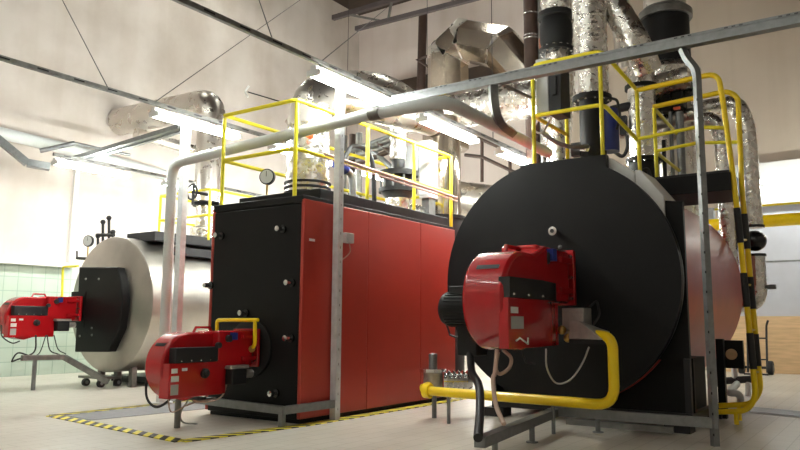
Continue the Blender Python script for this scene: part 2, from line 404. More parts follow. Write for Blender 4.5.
# ------------------------------------------------------------------ burners
def arc(cy, cz, r, a0, a1, n): return [(cy+r*math.cos(R(a0+(a1-a0)*i/n)), cz+r*math.sin(R(a0+(a1-a0)*i/n))) for i in range(n+1)]
def make_burner(name, o, D, label):
    ox, oy, oz = o
    t = thing(name, (ox, oy, oz-D['R']+D['sz']), label, 'burner')
    def X(v): return ox+v
    cy, cz, r = oy+D['sy'], oz+D['sz'], D['R']
    x0, x1 = X(D['sx0']), X(D['sx1'])
    # fan scroll: round towards the room, straight back into the neck
    prof = arc(cy, cz, r, 270, 90, 28)
    ny = oy+D['ny0']; nt, nb = oz+D['nt'], oz+D['nb']
    prof += [(cy+r*.55, cz+r*.99), (ny, nt), (ny, nb), (cy+r*.75, cz-r*.45), (cy+r*.45, cz-r*.88)]
    sc = MB().prism(prof, 'x', x0, x1).build('fan_scroll', M['burner_red'], t, bevel=.035*D['k'], ang=32)
    # dark vent slot on the scroll's round front
    MB().prism(arc(cy, cz, r+.004, 137, 143, 5)+arc(cy, cz, r-.02, 143, 137, 5), 'x', x0+.10*D['k'], x1-.08*D['k']).build('vent_slot', M['black_matte'], sc)
    # neck
    hw = D['hw']
    nk = MB().prism([(X(-hw), ny-.12), (X(hw), ny-.12), (X(hw), oy-.17*D['k']), (X(-hw), oy-.17*D['k'])], 'z', nb, nt).build('neck', M['burner_red'], t, bevel=.02*D['k'])
    MB().box(X(-hw+.04), X(hw-.04), oy-.19*D['k'], oy-.03, nb+.03, nt-.03).build('mouth', M['dark_red'], t, bevel=.02*D['k'])
    fl = MB().box(X(-hw-.03), X(hw+.03), oy-.10*D['k'], oy-.04*D['k'], nb-.02, nt+.02).build('flange', M['burner_red'], t, bevel=.012)
    for zz in (nb+.06, (nb+nt)/2, nt-.06):
        MB().cyl((X(hw+.0), oy-.15*D['k'], zz), (X(hw+.0), oy-.08*D['k'], zz), .02*D['k'], n=8).build('bolt', M['chrome'], fl)
    # hinge bars on the neck
    for zz in (nt-.10*D['k'], nb+.12*D['k']):
        MB().box(X(hw-.005), X(hw+.03), oy-.42*D['k'], oy-.12*D['k'], zz-.03*D['k'], zz+.03*D['k']).build('hinge', M['burner_red'], nk, bevel=.006)
    # air intake box with black sound cover
    by0, by1, by2 = [oy+v for v in D['by']]; bz0, bz1, bz2 = [oz+v for v in D['bz']]; bx = X(D['bx'])
    def plan(g): return [(x1-.06, by0-g), (bx+g, by0-g), (bx+g, by1), (bx+g-D['bt'], by2+g), (x1-.06, by2+g)]
    bx_o = MB().prism(plan(0), 'z', bz0, bz1).build('intake_box', M['burner_red'], t, bevel=.012*D['k'])
    cv = MB().prism([(x1-.06, by0+D['cin']), (bx+.012, by0+D['cin']), (bx+.012, by1-D['cr']), (bx+.012-D['bt'], by2-D['cr']-.04), (x1-.06, by2-D['cr']-.04)], 'z', bz1, bz2).build('sound_cover', M['charcoal'], t, bevel=.008)
    for q in range(4):
        yy = by0+D['cin']+.08+q*(by2-D['cr']-by0-.25)/3.6
        if yy < by1-D['cr']: MB().ball((bx+.014, yy, bz1+.03*D['k']), .013*D['k']).build('screw', M['chrome'], cv)
    # labels
    for (yy, z0, z1, ln, mm) in D['labels']:
        MB().box(bx, bx+.004, by0+yy, by0+yy+ln, bz0+z0, bz0+z1).build('sticker', M[mm], bx_o)
    if D.get('knob'):
        yy, zz = D['knob']; MB().lathe((bx, by0+yy, bz0+zz), (1, 0, 0), [(0, .055), (.03, .055), (.035, .04), (.06, .03), (.062, 0)]).build('knob', M['rubber'], bx_o)
    # lifting bracket on top
    k = D['k']; zt = cz+r*1.0
    yb = cy+r*.35
    MB().tube([(X(0), yb-.02, zt-.02), (X(0), yb+.02, zt+.07*k), (X(0), yb+.30*k, zt+.07*k), (X(0), yb+.36*k, zt-.03)], .022*k, 8).build('lifting_bracket', M['burner_red'], t)
    # pressure switch with blue face
    sw = MB().cyl((X(hw-.02), ny+.02, nt-.12*k), (X(hw+.06*k), ny+.02, nt-.12*k), .055*k).build('pressure_switch', M['rubber'], t)
    MB().box(X(hw+.01), X(hw+.09*k), ny+.06*k, ny+.15*k, nt-.14*k, nt-.03*k).build('blue_cap', M['blue'], sw)
    MB().cyl((X(hw-.02), ny-.16*k, nt-.22*k), (X(hw+.035*k), ny-.16*k, nt-.22*k), .045*k).build('plug', M['rubber'], t)
    # motor on the far side
    mz = cz-.07*k
    mo = MB().lathe((x0+.02, cy, mz), (-1, 0, 0), [(0, .12*k), (.06*k, .12*k), (.07*k, .152*k), (.38*k, .152*k), (.41*k, .135*k), (.44*k, .09*k), (.441*k, 0)]).build('motor', M['black_matte'], t)
    fin = MB()
    for i in range(28):
        a = 2*math.pi*i/28; c, s_ = math.cos(a), math.sin(a)
        fin.bar((x0-.06*k, cy+c*.153*k, mz+s_*.153*k), (x0-.34*k, cy+c*.153*k, mz+s_*.153*k), .008*k, .014*k, (0, c, s_))
    fin.build('cooling_fins', M['black_matte'], mo)
    MB().box(x0-.30*k, x0-.12*k, cy-.10*k, cy+.10*k, mz+.13*k, mz+.20*k).build('terminal_box', M['charcoal'], mo, bevel=.01)
    return t, (X, bx, by0, by2, bz0)
Dm = dict(k=.75, sy=-1.0, sz=-.17, R=.375, sx0=-.20, sx1=.10, ny0=-.55, nt=.22, nb=-.20, hw=.19, by=(-1.35, -.62, -.52), bz=(-.50, -.125, .04), bx=.2, bt=.03, cin=.07, cr=.10,
          labels=[(.03, .27, .32, .08, 'white'), (.03, .18, .24, .10, 'white'), (.03, .04, .15, .10, 'label_grey'), (.17, .29, .32, .07, 'white')], knob=(.48, .25))
bm_t, _ = make_burner('gas_burner', (-6.7, 6.46, .86), Dm, 'red burner low on the black door of the middle red boiler')
def valve_box(t, x, y, z):
    MB().box(x-.05, x+.09, y-.20, y+.03, z-.16, z+.02).build('gas_valve', M['black_matte'], t, bevel=.012)
    MB().box(x-.08, x+.08, y-.22, y+.07, z+.02, z+.06).build('valve_lid', M['alu'], t, bevel=.006)
    MB().cyl((x, y+.02, z-.05), (x, y+.18, z-.05), .05).build('valve_pipe', M['alu'], t)
valve_box(bm_t, -6.5, 6.13, .62)
# second of the same pattern on the silver boiler (copied before the cables go on)
bl_t = copy_tree(bm_t); off = Vector((-12.72, 7.84, 1.39))-Vector((-6.7, 6.46, .86)); bl_t.location = Vector(bm_t.location)+off
bl_t['label'] = 'red burner at the left edge of the photo, on the silver boiler'
def cable(t, pts, r, mm, name='cable'): MB().spline(pts, r).build(name, M[mm], t)
cable(bm_t, [at(146, 378, X=-6.9), at(147, 398, X=-6.85), at(156, 407, X=-6.75), at(168, 401, X=-6.65), at(172, 392, X=-6.6)], .014, 'rubber')
cable(bm_t, [at(190, 397, X=-6.7), at(181, 412, X=-6.75), at(183, 422, X=-6.8), at(197, 424, X=-6.85)], .009, 'cable_white')
cable(bm_t, [at(168, 398, X=-6.6), at(172, 412, X=-6.65), at(190, 404, X=-6.7), at(215, 398, X=-6.8)], .008, 'cable_beige')
cable(bm_t, [at(228, 378, X=-6.5), at(222, 396, X=-6.6), at(206, 402, X=-6.7), at(192, 400, X=-6.75)], .009, 'cable_beige')
cable(bl_t, [at(1, 325, X=-12.6), at(2, 336, X=-12.6), at(12, 343, X=-12.55), at(20, 341, X=-12.5)], .012, 'rubber')
cable(bl_t, [at(36, 335, X=-12.5), at(34, 352, X=-12.5), at(16, 360, X=-12.5), at(12, 361, X=-12.5), at(18, 353, X=-12.5), at(30, 356, X=-12.5)], .014, 'rubber')
cable(bl_t, [at(47, 335, X=-12.5), at(50, 350, X=-12.45), at(58, 354, X=-12.4), at(66, 357, X=-12.4)], .011, 'rubber')
cable(bl_t, [at(54, 335, X=-12.5), at(58, 349, X=-12.45), at(66, 354, X=-12.4)], .009, 'rubber')
cable(bl_t, [at(46, 335, X=-12.5), at(40, 352, X=-12.5), at(33, 357, X=-12.5)], .009, 'charcoal')

Db = dict(k=1.2, sy=-1.62, sz=-.30, R=.50, sx0=-.165, sx1=.30, ny0=-1.0, nt=.32, nb=-.30, hw=.215, by=(-2.10, -1.30, -.62), bz=(-.775, -.285, -.085), bx=.345, bt=.12, cin=.01, cr=.0,
          labels=[(.05, .34, .40, .16, 'white'), (.05, .19, .31, .28, 'label_grey')])
bb_t, (BX, bbx, bby0, bby2, bbz0) = make_burner('gas_burner', (-3.43, 8.42, 1.72), Db, 'largest red burner on the round black boiler front, with black motor')
# handle on the box, black damper box under the motor, valve block beside the flange
MB().tube([at(516, 341, X=bbx+.02), at(520, 338, X=bbx+.05), at(524, 341, X=bbx+.05), at(528, 344, X=bbx+.05), at(528, 338, X=bbx+.03)], .009, 8).build('handle', M['white'], bb_t)
MB().box(-3.96, -3.72, 6.85, 7.1, .84, 1.20).build('damper_box', M['black_matte'], bb_t, bevel=.015)
for p in [(548, 303), (557, 303)]:
    q = at(*p, X=bbx-.03); MB().cyl(q-Vector((.08, 0, 0)), q+Vector((.03, 0, 0)), .016, n=10).build('box_bolt', M['chrome'], bb_t)

# ------------------------------------------------------------------ middle red boiler
t = thing('red_boiler', (-6.68, 8.3, 0), 'box shaped red boiler with a black front door, in the middle of the hall', 'boiler')
x0, x1, y0, y1, zt = -7.5, -5.86, 6.484, 10.09, 2.70
MB().box(x0+.05, x1-.05, y0+.05, y1-.05, .0, .10).build('plinth', M['black'], t)
for a, bq in ((y0, 7.77), (7.778, 9.07), (9.078, y1)):
    MB().box(x1-.05, x1, a, bq, .06, zt-.03).build('side_panel', M['boiler_red'], t, bevel=.008)
MB().box(x0, x0+.045, y0, y1, .06, zt-.03).build('side_panel', M['boiler_red'], t, bevel=.006)
MB().box(x0+.045, x1-.05, y1-.05, y1, .06, zt-.03).build('back_panel', M['boiler_red'], t)
dr = MB().box(x0+.05, x1-.055, y0+.0, y0+.08, .05, zt-.085).build('door', M['black'], t, bevel=.01)
MB().box(x0+.045, x1-.05, y0+.03, y1-.05, .09, zt-.05).build('casing', M['black_matte'], t)
MB().box(x0+.02, x1-.02, y0+.0, y1, zt-.07, zt+.02).build('top_rim', M['black'], t, bevel=.008)
MB().box(x0+.12, x1-.06, y0+.35, y1-.1, zt+.02, zt+.16).build('top_deck', M['black'], t, bevel=.01)
for px, py in [(222.5, 236), (284, 229.5), (211.5, 285.5), (293, 283), (292, 338), (277, 393), (247, 313)]:
    q = at(px, py, Y=y0)
    bo = MB().lathe((q.x, y0, q.z), (0, -1, 0), [(0, .035), (.02, .035), (.025, .018), (.07, .018), (.075, .034), (.13, .034), (.135, .0)], n=14).build('door_bolt', M['chrome'], dr)
    MB().cyl((q.x+.0, y0-.005, q.z), (q.x, y0-.03, q.z), .05, n=14).build('bolt_washer', M['black_gloss'], bo)
MB().lathe((-6.7, y0+.01, .86), (0, -1, 0), [(0, .36), (.03, .36), (.05, .30), (.051, 0)], n=32).build('burner_plate', M['black_matte'], dr)
q = at(345, 238, X=x1)
jb = MB().box(x1, x1+.09, q.y-.08, q.y+.08, q.z-.07, q.z+.06).build('junction_box', M['label_grey'], t, bevel=.008)
MB().spline([(x1+.05, q.y+.03, q.z-.07), at(350, 252, X=x1+.03), at(343, 259, X=x1+.02), at(336, 262, X=x1+.02)], .008).build('box_cable', M['cable_beige'], jb)
q = at(312, 240, X=x1); MB().box(x1, x1+.004, q.y-.05, q.y+.05, q.z-.015, q.z+.015).build('sticker', M['white'], t)

# yellow rails on the boiler tops
def railing(name, label, posts, rails, r=.027):
    bx = [p for pl in posts for p in pl]
    t = thing(name, (sum(p[0] for p in bx)/len(bx), sum(p[1] for p in bx)/len(bx), min(p[2] for p in bx)), label, 'railing')
    for a, bq in posts: MB().cyl(a, bq, r, n=12).build('post', M['rail'], t)
    for nm, pl in rails: MB().tube(pl, r, 12, bend=.12).build(nm, M['rail'], t)
    return t
xa, xb = -7.42, -6.10; ya, yb2 = 6.56, 10.4; z1, z0_ = 3.97, 2.86
bz = 2.72
posts = [((xa, ya, bz), (xa, ya, z1-.04)), ((xb, ya, bz), (xb, ya, z1-.04))]+[((xb, y, bz), (xb, y, z1)) for y in (8.05, 9.25)]+[((xb, yb2-.02, bz), (xb, yb2-.02, z1))]+[((xa, y, bz), (xa, y, z1)) for y in (8.3, yb2-.02)]
railing('safety_railing', 'yellow safety railing around the top of the box shaped red boiler', posts,
        [('top_rail', [(xa, ya, z1), (xb, ya, z1), (xb, yb2, z1), (xa, yb2, z1), (xa, ya+.02, z1)]), ('mid_rail', [(xa, ya, 3.34), (xb, ya, 3.34), (xb, yb2, 3.34), (xa, yb2, 3.34), (xa, ya+.02, 3.34)])])

# small yellow frame by the middle burner
t = tag(MB().tube([at(217, 332, Y=6.30), at(217, 320, Y=6.30), at(258, 320, Y=6.30)], .024, 12, bend=.05).tube([at(255, 321, Y=6.30), at(255, 345, Y=6.30), at(250, 350, Y=6.34)], .024, 12, bend=.05).build('gas_pipe', M['gas']),
        'small bent yellow gas pipe over the middle red burner', 'pipe')
MB().cyl(at(252, 349, Y=6.30), at(246, 349, Y=6.36), .04).build('union', M['brass'], t)

# flue of the middle boiler with foil wrapping
t = thing('exhaust_flue', (-6.54, 7.25, 2.86), 'white foil wrapped flue standing on the red boiler, bending into a wide duct', 'duct')
MB().cyl((-6.66, 7.42, 2.8), (-6.66, 7.42, 3.9), .30).build('flue_pipe', M['foil'], t)
for z in (2.92, 2.99, 3.06): MB().lathe((-6.66, 7.42, z), (0, 0, 1), [(0, .30), (.01, .325), (.03, .325), (.035, .30)]).build('black_band', M['black_matte'], t)
MB().tube([(-6.66, 7.42, 3.85), (-6.66, 7.5, 4.38), (-6.68, 8.8, 4.62), (-6.72, 10.72, 4.8)], .30, 24, bend=.5).build('elbow', M['foil_smooth'], t)
q = at(345, 94, Y=7.05); 
tag(MB().lathe((-6.36, 7.12, 3.66), (.5, -1, 0), [(0, .05), (.06, .05), (.07, .035), (.071, 0)]).build('cap', M['orange']), 'orange cap on the foil flue above the red boiler', 'cap')
def gauge(loc, r, label, d=(.35, -1, 0), stem=.18):
    t = thing('pressure_gauge', loc, label, 'gauge')
    x, y, z = loc; c = Vector((x, y, z+stem+r)); d = Vector(d).normalized()
    MB().cyl((x, y, z), (x, y, z+stem+.02), .014, n=10).build('stem', M['brass'], t)
    cs = MB().lathe(c-d*.03, d, [(0, r), (.05, r), (.055, r*.9), (.056, 0)]).build('case', M['charcoal'], t)
    MB().lathe(c+d*.024, d, [(0, r*.86), (.006, r*.86), (.007, 0)]).build('dial', M['glassface'], cs)
    MB().bar(c+d*.034, c+d*.034+Vector((0, 0, r*.7)), .008, .004).build('needle', M['rubber'], cs)
    return t
gauge((-7.02, 7.0, 2.86), .11, 'round pressure gauge beside the foil flue on the red boiler')

# equipment on the red boiler's rear top
def stack(name, label, cat, x, y, z, segs):
    t = thing(name, (x, y, z), label, cat)
    for nm, z0, z1, r, mm in segs:
        MB().cyl((x, y, z0), (x, y, z1), r).build(nm, M[mm], t)
    return t
pt = at(397, 205, Y=9.2); px_, pz_ = pt.x, 2.86
Zp = lambda py: at(398, py, Y=9.65).z
PXx = at(398, 180, Y=9.65).x
t = stack('circulation_pump', 'black flanged pump standing on the rear of the red boiler', 'pump', PXx, 9.65, 2.86,
          [('foot', 2.84, Zp(199), .20, 'foil'), ('bottom_flange', Zp(193), Zp(189), .32, 'black_matte'), ('casing', Zp(189), Zp(177), .25, 'black_matte'), ('top_flange', Zp(177), Zp(172), .33, 'black_matte'), ('neck', Zp(172), Zp(159), .11, 'charcoal'), ('wrapped_pipe', Zp(160), Zp(134), .14, 'foil')])
MB().cyl((PXx, 9.65, Zp(199)), (PXx, 9.65, Zp(193)), .20, .28).build('cone', M['galv'], t)
for i in range(10):
    a = i*math.pi/5; MB().cyl((PXx+.28*math.cos(a), 9.65+.28*math.sin(a), Zp(192)), (PXx+.28*math.cos(a), 9.65+.28*math.sin(a), Zp(171)), .018, n=8).build('flange_bolt', M['galv'], t)
tag(MB().cyl(at(386, 208, Y=10.2), at(428, 213, Y=10.2), .13).build('wrapped_pipe', M['foil']), 'foil pipe lying low along the rear top of the red boiler', 'pipe')
t = thing('control_cabinet', (-6.3, 9.95, 2.86), 'pale grey control cabinet standing behind the black pump on the red boiler', 'cabinet')
a, bq = at(404, 146, Y=10.05), at(418, 170, Y=10.05)
MB().box(a.x, bq.x, 10.05, 10.3, bq.z-.1, a.z).build('side_box', M['cab'], t, bevel=.012)
a, bq = at(419, 141, Y=10.05), at(429, 197, Y=10.05)
MB().box(a.x, bq.x, 10.05, 10.34, bq.z, a.z).build('body', M['lamp_body'], t, bevel=.012)
MB().box(a.x+.02, bq.x-.02, 10.035, 10.05, bq.z+.05, a.z-.05).build('door', M['lamp_body'], t, bevel=.006)
MB().box(a.x+.03, bq.x-.03, 10.1, 10.3, 2.84, bq.z).build('stand', M['galv'], t)
t = stack('vertical_duct', 'shiny vertical duct in a black collar behind the red boiler', 'duct', -6.75, 11.15, 2.4,
          [('collar', 0, 3.06, .40, 'charcoal'), ('collar_rim', 3.03, 3.08, .43, 'black_matte'), ('duct_pipe', 3.06, 4.9, .35, 'mirror')])
# conduit and header pipes
tag(MB().tube([at(325, 154, X=-5.98), at(457, 198, X=-5.98)], .022, 10).tube([at(325, 158, X=-5.98), at(457, 201, X=-5.98)], .014, 8).build('conduit', M['cable_beige']), 'pair of beige conduits slanting along the side railing of the red boiler', 'conduit')
t = thing('pipe_header', (-7.2, 9.2, 3.2), 'bundle of dark steel pipes behind the railing of the red boiler', 'pipes')
for i, (a, bq) in enumerate([((350, 158), (398, 143)), ((350, 151), (392, 136)), ((352, 166), (388, 152)), ((366, 148), (404, 136)), ((372, 150), (392, 168)), ((378, 143), (400, 160))]):
    MB().cyl(at(*a, Y=9.8), at(*bq, Y=9.8), .045).build('pipe', M[('galv_dark', 'galv', 'steel_brown')[i % 3]], t)
for px, mm in ((352, 'steel_brown'), (359, 'galv_dark'), (344, 'galv')):
    q = at(px, 150, Y=9.9); MB().cyl((q.x, 9.9, 2.6), (q.x, 9.9, 4.5), .06).build('upright', M[mm], t)
t = thing('control_valve', (-6.4, 8.0, 2.86), 'blue valve actuator on a bent grey hose behind the strut post', 'valve')
MB().cyl((-6.42, 7.75, 3.42), (-6.42, 7.95, 3.36), .09).build('actuator', M['blue'], t)
MB().tube([(-6.42, 7.95, 3.36), (-6.42, 8.1, 3.3), (-6.42, 8.15, 2.8)], .05, 12, bend=.1).build('body', M['galv'], t)
MB().spline([(-6.42, 7.9, 3.48), (-6.4, 8.1, 3.72), (-6.3, 8.4, 3.6), (-6.3, 8.5, 2.86)], .035).build('hose', M['charcoal'], t)

# ------------------------------------------------------------------ silver boiler
CX, CZ, RS, SY0, SY1 = -11.95, 1.49, 1.235, 8.0, 13.2
t = thing('silver_boiler', (CX, 10.5, 0), 'round silver clad boiler with a black door, at the left', 'boiler')
MB().lathe((CX, SY0, CZ), (0, 1, 0), [(0, .001), (0, RS-.03), (.02, RS), (SY1-SY0-.1, RS), (SY1-SY0, RS-.1), (SY1-SY0+.01, 0)], n=72).build('shell', M['shell'], t)
for y in (9.6, 11.2): MB().lathe((CX, y, CZ), (0, 1, 0), [(0, RS), (.0, RS+.006), (.05, RS+.006), (.05, RS)], n=72).build('band', M['shell'], t)
dp = [at(79, 267, Y=7.84), at(117, 267, Y=7.84), at(121, 282, Y=7.84), at(122.5, 300, Y=7.84), at(119, 328, Y=7.84), at(108, 352, Y=7.84), at(74.5, 352, Y=7.84), at(77, 310, Y=7.84)]
dr = MB().prism([(p.x, p.z) for p in dp], 'y', 7.84, 8.02).build('door', M['black'], t, bevel=.02)
MB().box(-12.92, -12.45, 7.83, 8.05, 1.05, 1.72).build('burner_mount', M['black'], dr)
for px, py in [(86, 279), (99, 279), (92, 335), (80, 336), (92, 328)]:
    q = at(px, py, Y=7.84); MB().ball(q, .022).build('door_bolt', M['galv_dark'], dr)
for x in (CX-.5, CX+.0, CX+.45):
    for y in (8.25, 12.6): MB().box(x-.05, x+.05, y-.05, y+.05, 0, .62).build('leg', M['galv_dark'], t)
MB().box(CX-.85, CX+.85, 8.7, 12.8, .02, .14).build('base_rail', M['charcoal'], t)
MB().box(CX-.1, CX+.75, 8.35, 12.9, CZ+RS-.08, CZ+RS+.10).build('top_deck', M['charcoal'], t, bevel=.01)
MB().box(CX+.55, CX+1.0, 8.6, 12.9, CZ+RS-.33, CZ+RS-.18).build('side_step', M['charcoal'], t)
# gauges and cocks on its crown
g = gauge(tuple(at(87.5, 257, Y=8.1)), .11, 'round dial gauge on the left shoulder of the silver boiler', stem=.20)
tt = thing('valve_cluster', tuple(at(110, 240, Y=8.25)), 'small black valves in a row on top of the silver boiler', 'valves')
for px, h in ((103, 222), (109, 218), (113, 232), (98, 236)):
    a = at(px, 246, Y=8.25); c = at(px, h, Y=8.25); MB().cyl(a, c, .028, n=10).build('stem', M['rubber'], tt); MB().ball(c, .05).build('knob', M['rubber'], tt)
MB().cyl(at(97, 235, Y=8.25), at(114, 235, Y=8.25), .035).build('manifold', M['rubber'], tt)
tt = thing('drain_cock', tuple(at(79, 259, Y=8.2)), 'small black cock at the upper left edge of the silver boiler', 'valve')
MB().cyl(at(90, 259, Y=8.15), at(77, 258, Y=8.2), .03).build('body', M['rubber'], tt); MB().cyl(at(77, 259, Y=8.2), at(77, 251, Y=8.2), .018).build('lever', M['rubber'], tt)
# thin yellow pipe on its left
tag(MB().tube([at(61, 322, Y=8.6), at(63, 267, Y=8.6), at(78, 266, Y=8.6)], .025, 10, bend=.06).build('gas_pipe', M['rail']), 'thin yellow pipe rising beside the left edge of the silver boiler', 'pipe')
# its railing
zb = CZ+RS+.10
R0 = [(-12.75, 9.6), (-11.2, 9.6), (-11.2, 12.6), (-12.75, 12.6)]
posts = [((x, y, zb-.05), (x, y, 3.78)) for x, y in R0]+[((-11.2, 11.1, zb-.05), (-11.2, 11.1, 3.78))]
railing('safety_railing', 'yellow safety railing on top of the silver boiler', posts,
        [('top_rail', [(x, y, 3.8) for x, y in R0]+[(-12.75, 9.62, 3.8)]), ('mid_rail', [(x, y, 3.28) for x, y in R0]+[(-12.75, 9.62, 3.28)])])
# flue of the silver boiler: up, then left into the wall
t = thing('exhaust_flue', (-11.9, 10.4, 2.75), 'silver flue rising from the silver boiler and bending into the left wall', 'duct')
q0, q1 = at(203, 230, Y=10.4), at(211, 150, Y=10.4); fx = at(207, 190, Y=10.4).x
zt_ = at(200, 106, Y=10.4).z
MB().cyl((fx, 10.4, 2.75), (fx, 10.4, 3.16), .33).build('wrapped_base', M['foil'], t)
MB().cyl((fx, 10.4, 3.16), (fx, 10.4, 3.66), .22).build('throat', M['foil'], t)
for z in (3.14, 3.64, 3.70): MB().cyl((fx, 10.4, z), (fx, 10.4, z+.035), .29).build('flange', M['black_matte'], t)
MB().cyl((fx, 10.4, 3.72), (fx, 10.4, zt_-.55), .27).build('riser', M['foil_smooth'], t)
MB().tube([(fx, 10.4, zt_-.6), (fx, 10.4, zt_), (XL+.9, 10.4, zt_+.08), (XL+.05, 10.4, zt_+.08)], .33, 28, bend=.5).build('elbow', M['foil_smooth'], t)
t = tag(MB().tube([at(136, 133, X=-14.0), at(200, 152, Y=11.6), at(208, 154, Y=11.6), at(206, 180, Y=11.6)], .13, 16, bend=.2).build('vent_pipe', M['foil_smooth']), 'smaller silver pipe running below the big wall duct at the left', 'pipe')
t = thing('stop_valve', (at(192, 200, Y=9.4).x, 9.4, 3.0), 'black handwheel valve beside the silver boiler flue', 'valve')
q = at(192, 192, Y=9.4); MB().tube([(q.x+.15*math.cos(a*math.pi/8), 9.4, q.z+.15*math.sin(a*math.pi/8)) for a in range(17)], .022, 8).build('handwheel', M['rubber'], t)
MB().cyl((q.x, 9.4, q.z), (q.x+.25, 9.6, q.z-.05), .03).build('spindle', M['rubber'], t)
MB().cyl((q.x-.02, 9.45, q.z+.18), (q.x-.02, 9.45, q.z-.25), .03).build('body', M['rubber'], t)

# overhead tray, wall pipe and bent cable ducts at the left
tag(MB().bar(at(62, 163, Z=4.5), at(182, 127, Z=4.5), .16, .08).bar(at(84, 160, Z=4.46), at(182, 131, Z=4.46), .08, .05).build('cable_tray', M['galv']), 'galvanised cable tray crossing below the big wall duct at the left', 'cable tray')
tag(MB().tube([at(-8, 131, X=-15.35), at(80, 152, X=-15.35), at(168, 176, X=-15.35)], .13, 16).build('wall_pipe', M['pipe_grey']), 'grey pipe running along the left wall under the ceiling lamps', 'pipe')
tag(MB().bar(at(-8, 134, X=-14.9), at(27, 163, X=-14.6), .24, .14).bar(at(27, 163, X=-14.6), at(50, 167, X=-14.4), .24, .14).build('cable_duct', M['galv']), 'bent galvanised cable duct at the left picture edge', 'cable duct')
tag(MB().cyl(at(40, 151, X=-15.0), at(75, 143, X=-14.6), .05).cyl(at(73, 143, X=-14.6), at(130, 155, X=-14.6), .035).build('wall_conduit', M['galv']), 'thin bracketed conduit above the lamp next to the left wall', 'conduit')

# trestle under the left burner and small dolly
t = thing('cable_support', (-12.0, 6.9, 0), 'galvanised strut trestle under the red burner of the silver boiler', 'strut frame')
a, bq, c = at(22, 358, X=-12.3), at(64, 357, X=-12.3), at(108, 382, X=-11.6)
MB().bar(a, bq, .09, .09).build('top_bar', M['galv_dark'], t); MB().bar(bq, c, .09, .09).build('brace', M['galv_dark'], t)
q = at(35, 360, X=-12.3); MB().cyl((q.x, q.y, 0), (q.x, q.y, q.z), .035).build('leg', M['galv'], t)
t = thing('wheeled_dolly', (at(100, 386, Z=0).x, at(100, 386, Z=0).y, 0), 'low steel dolly on black castors below the silver boiler', 'dolly')
c0 = at(100, 386, Z=0); 
MB().box(c0.x-.42, c0.x+.32, c0.y-.18, c0.y+.22, .14, .18).build('deck', M['galv_dark'], t)
for dx, dy in ((-.2, -.16), (.26, -.16), (-.2, .18), (.26, .18)):
    w = MB().cyl((c0.x+dx-.03, c0.y+dy, .07), (c0.x+dx+.03, c0.y+dy, .07), .07, n=18).build('castor', M['rubber'], t)
    MB().cyl((c0.x+dx-.04, c0.y+dy, .07), (c0.x+dx+.04, c0.y+dy, .07), .03, n=12).build('hub', M['galv'], w)

# ------------------------------------------------------------------ grey overhead pipe and posts
t = thing('overhead_pipe', (at(168, 330, Y=6.9).x, 6.9, 0), 'long grey pipe rising left of the red boiler and crossing above its railing', 'pipe')
p0 = at(171.5, 190, Y=6.86); pe = at(172, 164, Y=6.86); pm = at(376, 113, Y=6.86); pj = at(446, 101, Y=6.86); pn = at(548, 153, X=-4.3)
MB().tube([(p0.x, 6.86, 0), (p0.x, 6.86, pe.z), pm], .075, 18, bend=.22).build('left_run', M['pipe_grey'], t)
MB().tube([pm, pj, pn], .078, 18, bend=.25).build('right_run', M['pipe_grey'], t)
MB().cyl(pm+(pm-pj).normalized()*.08, pm-(pm-pj).normalized()*.08, .085).build('coupling', M['galv_dark'], t)
MB().cyl((p0.x, 6.86, .0), (p0.x, 6.86, .03), .16).build('foot_flange', M['pipe_grey'], t)
q = at(185, 150, X=-9.0)
def strut(mb, a, bq, w): return mb.bar(a, bq, w, w*.9, (0, 1, 0))
t = thing('strut_post', (q.x, q.y, 0), 'pale square post beside the grey pipe, under the middle lamp row', 'post')
MB().box(q.x-.055, q.x+.055, q.y-.05, q.y+.05, 0, 4.30).build('post', M['post_white'], t)
MB().box(q.x-.12, q.x+.12, q.y-.12, q.y+.12, 0, .02).build('foot_plate', M['galv'], t)
# strut frame in front of the red boiler
t = thing('cable_support', (-6.3, 6.6, 0), 'galvanised strut frame with tall post at the corner of the red boiler', 'strut frame')
PX, PY = -5.79, 7.04
po = MB().box(PX-.045, PX+.045, PY-.045, PY+.045, 0, 4.25).build('post', M['post_white'], t)
sl = MB()
for i in range(22): sl.box(PX+.044, PX+.0465, PY-.005, PY+.005, .12+i*.18, .15+i*.18)
merge(po, sl, M['galv_dark'])
MB().bar((-7.5, 6.31, .20), (-5.86, 6.22, .19), .06, .09).build('front_rail', M['galv'], t)
MB().bar((-5.86, 6.20, .19), (-5.78, 7.0, .20), .06, .09).build('side_rail', M['galv'], t)
MB().box(-5.92, -5.86, 6.19, 6.25, 0, .18).build('leg', M['galv'], t)
q = at(177, 428, Z=0); 
MB().cyl((q.x, q.y, 0), (q.x, q.y, .38), .035).build('leg', M['galv_dark'], t)
MB().bar((q.x, q.y, .33), (-7.3, 6.31, .22), .05, .05).build('burner_arm', M['galv_dark'], t)

